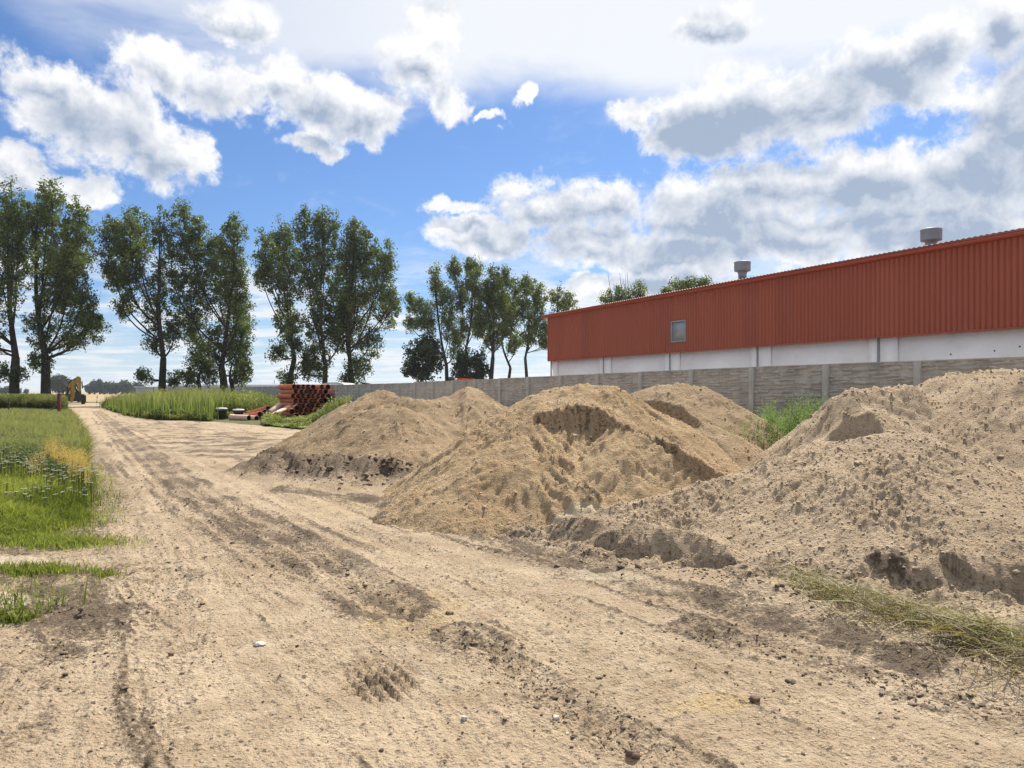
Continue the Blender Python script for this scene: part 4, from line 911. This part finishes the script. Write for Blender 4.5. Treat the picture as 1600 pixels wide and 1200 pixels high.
# ------------------------------------------------------------------ concrete fence
def fence():
    f0 = lambda n: np.array([(377.97 + 67.357 * n) / 1200 * 17.77, 17.77 * (1 - .09753 * n)])
    root = empty('concrete_fence', (*f0(0), 0), label='long grey precast concrete fence with stone-pattern boards behind the piles', cat='fence')
    P0 = f0(0); d = f0(1) - P0; L = float(np.linalg.norm(d)); ang = math.atan2(d[1], d[0])
    root.rotation_euler = (0, 0, ang)
    def panel_mesh(seed, nx, nz):
        r = np.random.default_rng(seed); w = L; hgt = 2.1
        xs = np.linspace(.06, w - .06, nx); zs = np.linspace(0, hgt, nz); X, Z = np.meshgrid(xs, zs)
        Dp = np.zeros(X.shape); bh = .455
        zl = 0
        for b in range(5):
            za = hgt - (b + 1) * bh; zb = hgt - b * bh
            rows = []; z = za + .03
            while z < zb - .07:
                h = r.uniform(.045, .085); rows.append((z, min(z + h, zb - .035))); z += h
            for (ra, rb) in rows:
                x = .06 + r.uniform(-.1, 0)
                while x < w:
                    ww = r.uniform(.10, .42); dep = r.uniform(.002, .055)
                    wav = .012 * np.sin(X * 9 + b + ra * 30)
                    m = (X > x) & (X < x + ww) & (Z + wav > ra) & (Z + wav < rb)
                    e = np.minimum(np.minimum(X - x, x + ww - X), np.minimum(Z + wav - ra, rb - Z - wav) * 1.2)
                    Dp = np.where(m, dep * ss(0, .016, e), Dp); x += ww
            rim = (Z > zb - .03) | (Z < za + .02) & (Z > za); Dp = np.where((Z <= zb) & (Z > zb - .03), .026, Dp)
            Dp = np.where((np.abs(Z - za) < .008), -.012, Dp)
        Dp += .006 * fbm(X + seed * 7, Z, .12, 4, seed)
        Vf = np.stack([X, -.02 - Dp, Z], -1).reshape(-1, 3); n1 = len(Vf)
        Vb = np.array([(.06, .03, 0), (w - .06, .03, 0), (w - .06, .03, hgt), (.06, .03, hgt)])
        f = grid_faces(nz, nx)
        c00, c10, c11, c01 = 0, nx - 1, nx * nz - 1, nx * (nz - 1)
        top = np.array([[c01 + i, c01 + i + 1, n1 + 2, n1 + 3] if False else [c01 + i, c01 + i + 1, n1 + 4 + i + 1, n1 + 4 + i] for i in range(nx - 1)])
        Vt = np.stack([xs, np.full(nx, .03), np.full(nx, hgt)], -1)
        V = np.concatenate([Vf, Vb, Vt])
        return V, [f, np.array([[n1, n1 + 3, n1 + 2, n1 + 1]]), top]
    metas = []
    for s_ in range(4):
        V, fs = panel_mesh(300 + s_, 130, 150); o = mesh_np('panel', V, fs, M_CONC, smooth=False); metas.append(o.data); bpy.data.objects.remove(o)
    V, fs = panel_mesh(310, 24, 50); o = mesh_np('panel', V, fs, M_CONC); lo = o.data; bpy.data.objects.remove(o)
    pm = MB(); pm.box((0, -.02, 1.04), (.13, .17, 2.12)); pm.box((0, -.108, 1.03), (.07, .012, 2.06)); o = bevel(pm.build('post', M_POST), .012)
    post = o.data; bpy.data.objects.remove(o)
    for n in range(-31, 7):
        for nm, me, dx in (('post', post, 0), ('panel', metas[n % 4] if n > -9 else lo, 0)):
            q = bpy.data.objects.new(nm, me); COL.objects.link(q); q.parent = root
            q.location = (n * L, 0, (-.04 if n < -10 else 0) + .13 * float(ss(36, 16, 17.77 * (1 - .09753 * n)))); 
            if nm == 'post': m = q.modifiers.new('b', 'BEVEL'); m.width = .012; m.segments = 2
fence()

# ------------------------------------------------------------------ red hall
def hall():
    A = np.array([2.49, 51.5]); d = np.array([.453, -.8915]); d /= np.linalg.norm(d); ang = math.atan2(d[1], d[0])
    root = empty('industrial_hall', (A[0], A[1], 0), ang, label='long red corrugated hall on a white base behind the concrete fence', cat='building')
    Lh = 56.0; zt, zb = 6.72, 3.72; dep = 18
    # local x along the facade, local -y faces the camera side ... facade outward = -y
    pitch = .2; prof = [(0, 0), (.045, 0), (.062, .052), (.178, .052), (.195, 0)]
    xs = []; ys = []
    n = int(Lh / pitch)
    for i in range(n):
        for a, b in prof: xs.append(i * pitch + a); ys.append(-b)
    xs.append(n * pitch); ys.append(0); xs = np.array(xs); ys = np.array(ys)
    zs = np.array([zb, zt - .12]); m_ = len(xs)
    V = np.concatenate([np.stack([xs, ys, np.full(m_, z)], 1) for z in zs]); f = grid_faces(2, m_)
    mesh_np('cladding', V, f, M_CLAD, root)
    e = MB()
    for x0_, x1_ in ((0, Lh),):
        e.box((Lh / 2, .12, (zb + zt) / 2 - .06), (Lh, .15, zt - zb - .14)); e.box((-.012, dep / 2, (zb + zt) / 2), (.1, dep, zt - zb)); 
    e.build('wall', M_REDTRIM, root)
    t = MB(); t.box((Lh / 2, -.03, zb - .02), (Lh, .13, .05)); t.box((-.03, -.02, (zb + zt) / 2 - .04), (.14, .12, zt - zb)); bevel(t.build('trim', M_REDTRIM, root), .008)
    # fascia and corrugated roof edge
    t = MB(); t.box((Lh / 2 - .1, -.27, zt - .03), (Lh + .8, .04, .16)); t.box((Lh / 2 - .1, -.12, zt - .115), (Lh + .8, .26, .02)); t.build('fascia', M_REDTRIM, root)
    nx = int((Lh + .8) / .05); xr = np.linspace(-.5, Lh + .3, nx); prof_z = .014 * np.sign(np.sin(xr * 2 * pi / .2)) * np.minimum(1, np.abs(np.sin(xr * 2 * pi / .2)) * 2)
    rows = [(-.34, zt + .03), (dep / 2, zt + 1.0), (dep + .3, zt)]
    V = np.concatenate([np.stack([xr, np.full(nx, y_), z_ + .04 + prof_z], 1) for y_, z_ in rows] + [np.stack([xr, np.full(nx, -.335), np.full(nx, zt + .035)], 1)])
    f = np.concatenate([grid_faces(3, nx), np.stack([np.arange(nx - 1), np.arange(1, nx), 3 * nx + np.arange(1, nx), 3 * nx + np.arange(nx - 1)], 1)])
    mesh_np('roof', V, f, M_ROOF, root)
    w = MB(); cols = MB()
    for i in range(9):
        x = .15 + i * 6.23; 
        w.box((x + 3.12, .22, zb / 2), (6.05, .16, zb)); 
        w.box((x + .45, .115, zb / 2), (.72, .09, zb - .06)); w.box((x + 6.0, .115, zb / 2), (.36, .09, zb - .06))
        cols = MB(); cols.box((x - .02, .14, zb / 2), (.20, .12, zb - .05)); cols.build('column', M_GREYC, root)
    w.build('plinth', M_WHITE, root)
    bk = MB(); bk.box((Lh / 2, dep, zt / 2), (Lh, .2, zt - .02)); bk.box((Lh - .1, dep / 2, zt / 2), (.2, dep - .3, zt - .04)); bk.box((.12, dep / 2 + .2, zb / 2), (.2, dep - .6, zb - .02)); bk.build('back_wall', M_WHITE, root)
    # window
    fr = MB(); x0_, x1_, z0_, z1_ = 12.95, 14.05, 4.24, 5.27
    for c, s in (((x0_, 0, (z0_ + z1_) / 2), (.07, .10, z1_ - z0_ + .07)), ((x1_, 0, (z0_ + z1_) / 2), (.07, .10, z1_ - z0_ + .07)), (((x0_ + x1_) / 2, 0, z0_), (x1_ - x0_, .10, .07)), (((x0_ + x1_) / 2, 0, z1_), (x1_ - x0_, .10, .07))):
        fr.box((c[0], c[1] - .045, c[2]), s)
    wf = bevel(fr.build('window', M_GALV, root), .006)
    MB().box(((x0_ + x1_) / 2, -.05, (z0_ + z1_) / 2), (x1_ - x0_ - .06, .02, z1_ - z0_ - .06)).build('pane', M_GLASS, wf)
    t = MB(); t.box(((x0_ + x1_) / 2, -.045, z1_ + .055), (x1_ - x0_ + .2, .09, .03)); t.build('window_flashing', M_REDTRIM, root)
    # bolt heads / small holes on the white band
    b = MB()
    for (x, z) in ((25.2, 3.3), (25.2, 2.75), (27.9, 2.95), (30.2, 3.1), (31.9, 3.2), (29.4, 3.0)):
        b.lathe([(.0, -.004), (.028, -.004), (.028, .006)], (x, .13, z), 8, axis='y'); b.build('bolt', M_BLACK, root); b = MB()
    # roof ventilators
    for i, (px, Yv, lb) in enumerate(((1160, 37.5, 'left galvanised roof vent, the smaller-looking one'), (1455, 29.2, 'right galvanised roof vent near the frame edge'))):
        x = (px - 800) / F * Yv; k = Yv / F
        v = MB(); z0v = zt - .1; z1v = H + (HZ - (409 if i == 0 else 358)) * k; hcap = (22 if i == 0 else 19) * k if False else .62; rc = (12.5 if i == 0 else 15.5) * k
        r1 = rc * .50; r2 = rc * .62; zc0 = z1v - rc * 1.22
        v.lathe([(r1, z0v - zt + zt), (r1, zc0 - rc * .62), (r1 * 1.06, zc0 - rc * .60), (r1 * 1.06, zc0 - rc * .50), (r1, zc0 - rc * .48), (r2, zc0), (rc * .96, zc0 + .01), (rc, zc0 + .05), (rc, z1v - .07), (rc * 1.03, z1v - .06), (rc * 1.03, z1v - .02), (rc * .97, z1v), (0, z1v + .03)], (0, 0, 0), 16)
        o = v.build('vent_cowl', M_GALV, root); o.data.transform(Matrix.Translation((0, 0, 0)))
        # local placement on the root
        p = Vector((x - A[0], Yv - A[1], 0)); p.rotate(Matrix.Rotation(-ang, 3, 'Z')); o.location = p
        o['label'] = lb
hall()

# ------------------------------------------------------------------ pipes
def pipe_mesh(L, r=.157, socket=True, mat=M_PIPE):
    m = MB(); s = r * 1.14
    prof = [(r * .93, 0.0), (r, 0.0), (r, L - .22), (s, L - .19), (s, L - .03), (s * 1.04, L - .02), (s * 1.04, L), (s * .93, L), (s * .93, L - .17), (r * .93, L - .2), (r * .93, 0.0)] if socket else [(r * .93, 0.0), (r, 0.0), (r, L), (r * .93, L), (r * .93, 0.0)]
    m.lathe(prof, (0, 0, 0), 20, axis='y')
    o = m.build('drain_pipe', mat, smooth=True); o.data.materials.append(M_PIPESHADE)
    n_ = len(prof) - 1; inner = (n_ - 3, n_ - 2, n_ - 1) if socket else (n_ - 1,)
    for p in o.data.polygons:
        if p.index // 20 in inner: p.material_index = 1  # bore faces get the painted inner shade
    return o
def pipes():
    ang = math.atan2(.52, .85) - 0.0     # axis leans left going back
    src = pipe_mesh(3.0, .150); sock = src.data; pl_ = pipe_mesh(3.0, .155, False); pl = pl_.data; bpy.data.objects.remove(pl_)
    r = np.random.default_rng(5); first = True
    x0, y0 = (455 - 800) / F * 45.0 + .17, 45.0
    ux, uy = .86, .50      # row direction (perpendicular to axis)
    dia = .316; rows = 7; G0 = .12
    for j in range(rows):
        nrow = 8 - (j % 2)
        for i in range(nrow):
            if j == rows - 1 and i in (5,): continue
            if first: o = src; first = False
            else: o = src.copy(); COL.objects.link(o)
            o.data = sock if (i + j) % 2 == 0 else pl
            s = (i + .5 * (j % 2)) * dia; t = r.uniform(-.14, .14) + .02 * j
            o.location = (x0 + ux * s - .45 * t + r.normal(0, .006), y0 + uy * s * .35 + .8 * t, G0 + .165 + j * dia * .868 + r.normal(0, .004))
            o.rotation_euler = (0, 0, ang + r.normal(0, .012))
            tag(o, 'orange-brown plastic drain pipe in the tall stack among the weeds', 'pipe', 'pipes in the tall stack')
    def loose(p1, p2, Y1, Y2, lab, mat=M_PIPE, rad=.157, z1=None, z2=None):
        a = Vector(WY(*p1, Y1)); b = Vector(WY(*p2, Y2)); d = b - a
        o = pipe_mesh(d.length, rad, rad > .14, mat); o.location = a; o.rotation_euler = d.to_track_quat('Y', 'Z').to_euler()
        tag(o, lab, 'pipe', 'loose pipes beside the stack')
    loose((389, 653.2), (361, 652.2), 42.8, 43.4, 'faded pink-orange pipe lying lowest, nearest the track', M_PIPEW, .17)
    loose((401, 653.6), (385, 653), 43.3, 43.9, 'short end of faded pipe lying right of the lowest one', M_PIPEW, .15)
    loose((406, 647), (379, 651), 43.8, 45.0, 'orange pipe lying just above the lowest faded one')
    loose((419, 638), (388, 647), 44.5, 46.2, 'upper loose orange pipe sloping down to the left')
    loose((414, 644), (392, 650), 44.1, 45.8, 'orange pipe tucked under the upper loose pipe')
    loose((420, 645), (436, 634), 43.7, 46.0, 'short pale orange pipe leaning back against the stack', M_PIPEW)
    loose((411, 656), (452, 636), 42.6, 44.6, 'long bleached pipe propped slantwise on the stack', M_PIPEW, .13)
    loose((456, 643), (452, 640), 43.4, 46.0, 'orange pipe end poking out low left under the stack')
    loose((464, 637.5), (456, 636), 43.8, 46.0, 'orange pipe end poking out low right under the stack')
    loose((463, 650), (452, 649), 43.2, 45.6, 'orange pipe end lying lowest in the weeds before the stack')
pipes()
def barrel(px, py, lab):
    Y = 44.5; x = (px - 800) / F * Y; z = H + (HZ - py) / F * Y; root = empty('manhole_ring', (x, Y, 0), label=lab, cat='manhole ring', group='manhole rings in the weeds')
    m = MB(); m.lathe([(0, .05), (.27, .05), (.27, z - .18), (.30, z - .17), (.30, z - .09), (.28, z - .08), (.28, z - .06), (0, z - .06)], seg=24); m.build('ring', M_BLACK, root)
    l = MB(); l.lathe([(0, z - .06), (.31, z - .06), (.325, z - .04), (.325, z), (.30, z + .025), (0, z + .045)], seg=24); l.build('lid', M_LID, root, smooth=False)
barrel(346, 638, 'dark round manhole ring with a white lid, left of the pair'); barrel(372.5, 640, 'dark round manhole ring with a white lid, nearer the loose pipes')

# ------------------------------------------------------------------ posts
def post(px, pyt, pyb, w, lab, name='red_post', mat=M_REDP, brace=False, cap=False):
    x, y = W(px, pyb); z = H + (HZ - pyt) / F * y
    m = MB(); m.box((0, 0, z / 2 - .1), (w, w, z + .2)); m.box((0, 0, z + .01), (w * 1.25, w * 1.25, .03))
    root = empty(name, (x, y, 0), label=lab, cat='post'); bevel(m.build('shaft', mat, root), .01)
    if brace: b = MB(); b.tube([(-.85, 0, .35), (0, 0, z * .55)], .035, 6); b.build('brace', M_BLACK, root)
    if cap: b = MB(); b.tube([(0.03, 0, z - .02), (0.03, 0, z + .22)], .03, 6); b.tube([(-.02, 0, z + .22), (.08, 0, z + .2)], .045, 6); b.build('hinge', M_BLACK, root)
post(92.5, 616, 654, .16, 'dark red gate post with a black slanting brace, left of the track', brace=True, cap=True)
post(242.5, 616, 646, .14, 'dark red gate post among the weeds right of the track')
post(240, 606, 644, .05, 'thin rusty stake taller than the red post beside it', 'rusty_stake')
post(14, 623, 653, .06, 'thin dark wire-fence post in the grass at the left edge', 'fence_post', M_BLACK)
post(425, 619, 660, .05, 'thin dark stake in the weeds just left of the pipe stack', 'fence_post', M_BLACK) if False else None
def stake():
    Y = 95; x = (151 - 800) / F * Y; root = empty('marker_stake', (x, Y, 0), label='small red and white marker stake at the far end of the track', cat='marker')
    for i in range(5):
        MB()  .box((.02 * i, 0, .15 + .26 * i), (.07, .06, .26)).build('band', M_REDP if i % 2 else M_LID, root)
stake()

# ------------------------------------------------------------------ backhoe
def backhoe():
    Y = 100; k = Y / F
    root = empty('backhoe_loader', ((116 - 800) * k, Y, 0), rz=radians(29.6), label='yellow backhoe with its digging arm folded up, seen from behind on the track', cat='backhoe')
    q = lambda px, py: ((px - 118) * k * .87, H + (HZ - py) * k)
    # chassis and body
    b = MB(); b.box((-.1, 1.2, 1.0), (1.9, 3.0, .75)); b.box((-.75, .6, 1.35), (.5, 1.6, .7)); bevel(b.build('body', M_YEL, root), .05)
    b = MB(); b.box((-.1, -.35, .95), (2.5, .3, .75)); b.tube([(-.9,-.6,1.2),(-.5,-.75,2.0),(-.1,-.6,2.6)],.06); b.tube([(.2,-.8,1.3),(.35,-.8,2.1),(.2,-.7,2.9)],.06); b.box((.55,-.6,1.5),(.5,.3,.7)); b.box((0, -.55, .55), (1.5, .25, .3)); b.box((.15, -.5, 1.35), (.6, .4, .6)); b.tube([(-1.25, -.5, .9), (-.9, -.5, 1.35)], .1); b.tube([(1.15, -.5, .9), (1.0, -.5, 1.35)], .1); bevel(b.build('rear_frame', M_BLACK, root), .03)
    # curved boom plate (two cheeks + web)
    boom = [q(107, 602.5), q(110, 600), q(116, 595), q(121.5, 589), q(123.5, 588.5), q(124, 592), q(120, 598), q(119, 606), q(119.5, 614), q(118.5, 622), q(115.5, 628), q(111.5, 629), q(113, 622), q(113, 614), q(110.5, 607)]
    m = MB(); 
    for y_ in (-.75, -.45): m.prism([tuple(p) for p in boom], 'y', y_, y_ + .07)
    m.tube([(*np.array([q(112.5, 626)[0]]), -.6, q(112.5, 626)[1]), (q(115.5, 615)[0], -.6, q(115.5, 615)[1]), (q(114, 604)[0], -.6, q(114, 604)[1]), (q(122, 591)[0], -.6, q(122, 591)[1])], [.17, .2, .2, .12], 4)
    m.build('boom', M_YEL, root)
    arm = [q(121.5, 588.5), q(125, 588), q(128.5, 590), q(129, 600), q(128.5, 616), q(124.5, 617), q(123.5, 606), q(122, 597)]
    m = MB(); m.prism([tuple(p) for p in arm], 'y', -.78, -.42); bevel(m.build('dipper_arm', M_YEL, root), .02)
    m = MB(); m.tube([(q(118, 600)[0], -.6, q(118, 600)[1]), (q(123, 618)[0], -.6, q(123, 618)[1])], .09); m.tube([(q(130, 596)[0], -.6, q(130, 596)[1]), (q(131, 607)[0], -.6, q(131, 607)[1])], .07); m.tube([(q(107, 604)[0], -.5, q(107, 604)[1]), (q(108, 622)[0], -.5, q(108, 622)[1])], .08)
    m.tube([(q(120, 592)[0], -.4, q(120, 592)[1] + .1), (q(108, 601)[0], -.4, q(108, 601)[1] + .12)], .06); m.build('hydraulic_ram', M_BLACK, root)
    m = MB(); bk = [q(121, 612), q(128, 613), q(131, 620), q(130, 627), q(124, 629), q(119, 624)]; m.prism([tuple(p) for p in bk], 'y', -.95, -.35); bevel(m.build('bucket', M_BLACK, root), .03)
    for sx in (-1, 1):
        for (y_, R_) in ((.6, .62), (3.1, .48)):
            w = MB(); w.lathe([(R_ * .5, -.2), (R_ * .9, -.22), (R_, -.14), (R_, .14), (R_ * .9, .22), (R_ * .5, .2)], (0, 0, 0), 24, axis='x')
            o = w.build('wheel', M_TYRE, root); o.location = (sx * 1.02, y_, R_ * .98)
            h = MB(); h.lathe([(0, -.16), (R_ * .3, -.17), (R_ * .52, -.1), (R_ * .52, .1), (R_ * .3, .17), (0, .16)], (0, 0, 0), 16, axis='x'); h.build('rim', M_YEL, o)
    for sx in (-1, 1):
        m = MB(); m.box((sx * 1.25, -.4, .75), (.2, .25, .9)); m.box((sx * 1.3, -.4, .28), (.4, .35, .08)); bevel(m.build('stabiliser', M_BLACK, root), .02)
    m = MB(); m.box((-1.55, .1, 1.35), (.75, .2, .14)); m.box((-1.8, .1, .98), (.16, .16, .66)); m.build('side_arm', M_ORANGE, root)
backhoe()

# ------------------------------------------------------------------ things behind the fence and far off
def truck():
    Y = 62; k = Y / F; x = (520 - 800) * k; root = empty('box_truck', (x, Y, 0), label='blue truck body with a white roof showing over the far fence', cat='truck')
    zt = H + (HZ - 598) * k
    b = MB(); b.box((0, 2.2, 1.35), (1.7, 4.6, zt - 1.0)); bevel(b.build('body', M_BLUE, root), .04)
    b = MB(); b.prism([(-.92, zt - .18), (.92, zt - .18), (.85, zt - .05), (.4, zt + .02), (-.4, zt + .02), (-.85, zt - .05)], 'y', -.15, 4.6); b.build('roof', M_LID, root)
    for sx in (-.8, .8):
        for y_ in (.8, 3.8): w = MB(); w.lathe([(.2, -.12), (.42, -.12), (.42, .12), (.2, .12)], (sx, y_, .42), 16, axis='x'); w.build('wheel', M_TYRE, root)
truck()
def digger(px, pyt, Y, mat, lab, arm):
    k = Y / F; x = (px - 800) * k; zt = H + (HZ - pyt) * k
    root = empty('mini_digger', (x, Y, 0), label=lab, cat='digger', group='diggers behind the fence')
    b = MB()
    for s in (-.6, .6): b.box((s, 0, .3), (.35, 2.2, .55))
    bevel(b.build('tracks', M_BLACK, root), .12)
    if arm:
        b = MB(); b.box((0, .2, 1.05), (1.2, 1.6, .8)); bevel(b.build('body', mat, root), .08)
        b = MB(); b.box((-.7, .1, zt - .6), (.5, .5, .9)); bevel(b.build('cab', mat, root), .08)
        b = MB(); b.prism([(-.2, 1.3), (-.75, zt), (-.6, zt + .02), (.5, zt - .14), (1.3, zt - .2), (1.3, zt - .30), (.4, zt - .26), (-.5, zt - .22), (.1, 1.2)], 'y', -.1, .1); b.build('boom', M_BLACK, root)
    else:
        b = MB(); b.prism([(-.9, .6), (.95, .6), (1.0, 1.6), (.9, zt - .25), (.55, zt - .03), (-.25, zt), (-.55, zt - .12), (-.9, zt - .35)], 'y', -.6, 1.4); bevel(b.build('body', mat, root), .05)
        b = MB(); b.box((-.75, .4, zt - .15), (.3, 1.0, .45)); b.build('cab', M_BLACK, root)
digger(580, 598, 58, M_YEL, 'small yellow digger arm just showing over the far fence', True)
digger(726, 591, 44, M_ORANGE, 'orange digger body showing over the fence behind the far pile', False)
def warehouse(px0, px1, pyt, Y, lab, strip=True):
    k = Y / F; xa, xb = (px0 - 800) * k, (px1 - 800) * k; zt = H + (HZ - pyt) * k; root = empty('warehouse', ((xa + xb) / 2, Y, 0), label=lab, cat='building', group='distant warehouses')
    w = xb - xa; b = MB(); b.box((0, 15, zt / 2 - .25), (w, 30, zt - .5)); b.build('wall', M_LID if strip else M_GREYW, root)
    b = MB(); b.prism([(-.6, zt * .35), (30, zt * .35), (30.5, zt), (15, zt + .6), (-.6, zt)] if strip else [(-.5, zt - .5), (30, zt - .5), (30, zt), (-.5, zt)], 'x', -w / 2 - .5, w / 2 + .5); b.build('roof', M_DGREY if strip else M_GREYW, root)
    d = MB()
    for i in range(int(w / 9)): d.box((-w / 2 + 5 + i * 9, -.62, zt * .18), (3, .1, zt * .3))
    d.build('loading_door', M_GREYW, root)
warehouse(250, 434, 601.5, 300, 'long low grey-roofed warehouse on the horizon behind the poplars')
warehouse(212, 262, 604, 330, 'pale building at the left end of the long warehouse', False)
o = MB().tube([(WY(429, 612, 320)), (WY(429, 594, 320))], .25, 6).build('mast', M_GREYW); tag(o, 'thin far mast rising over the long warehouse roof', 'mast')
def car():
    Y = 82; k = Y / F; x = (-3 - 800) * k; root = empty('parked_car', (x, Y, 0), label='dark grey car roof half hidden by grass at the left edge', cat='car')
    b = MB(); b.prism([(-2.1, .35), (2.1, .35), (2.15, .75), (1.9, .92), (1.0, .98), (-1.9, .98), (-2.15, .8)], 'y', -.85, .85); bevel(b.build('body', M_CAR, root), .06)
    b = MB(); b.prism([(-1.7, .98), (1.0, .98), (.35, 1.42), (-1.2, 1.42)], 'y', -.74, .74); bevel(b.build('cabin', M_GLASS, root), .04)
    b = MB(); b.prism([(-1.25, 1.42), (.38, 1.42), (.28, 1.47), (-1.15, 1.47)], 'y', -.72, .72); b.build('roof', M_CAR, root)
    for sx in (-1.35, 1.35):
        for sy in (-.8, .8): w = MB(); w.lathe([(.0, -.1), (.31, -.1), (.31, .1), (0, .1)], (sx, sy, .31), 16, axis='y'); w.build('wheel', M_TYRE, root)
car()
# ------------------------------------------------------------------ haze
hb = MB(); hb.box((0, 1600, 35), (7800, 3900, 73)); hz = hb.build('haze', None)
mh = bpy.data.materials.new('haze'); mh.use_nodes = True; Nh = NT(mh.node_tree); oh = Nh.n('ShaderNodeOutputMaterial'); pv = Nh.n('ShaderNodeVolumePrincipled')
pv.inputs['Density'].default_value = .00018; pv.inputs['Color'].default_value = (.86, .92, 1, 1); pv.inputs['Anisotropy'].default_value = .3
Nh.t.links.new(pv.outputs[0], oh.inputs['Volume']); hz.data.materials.append(mh); tag(hz, kind='stuff')
print('script done')
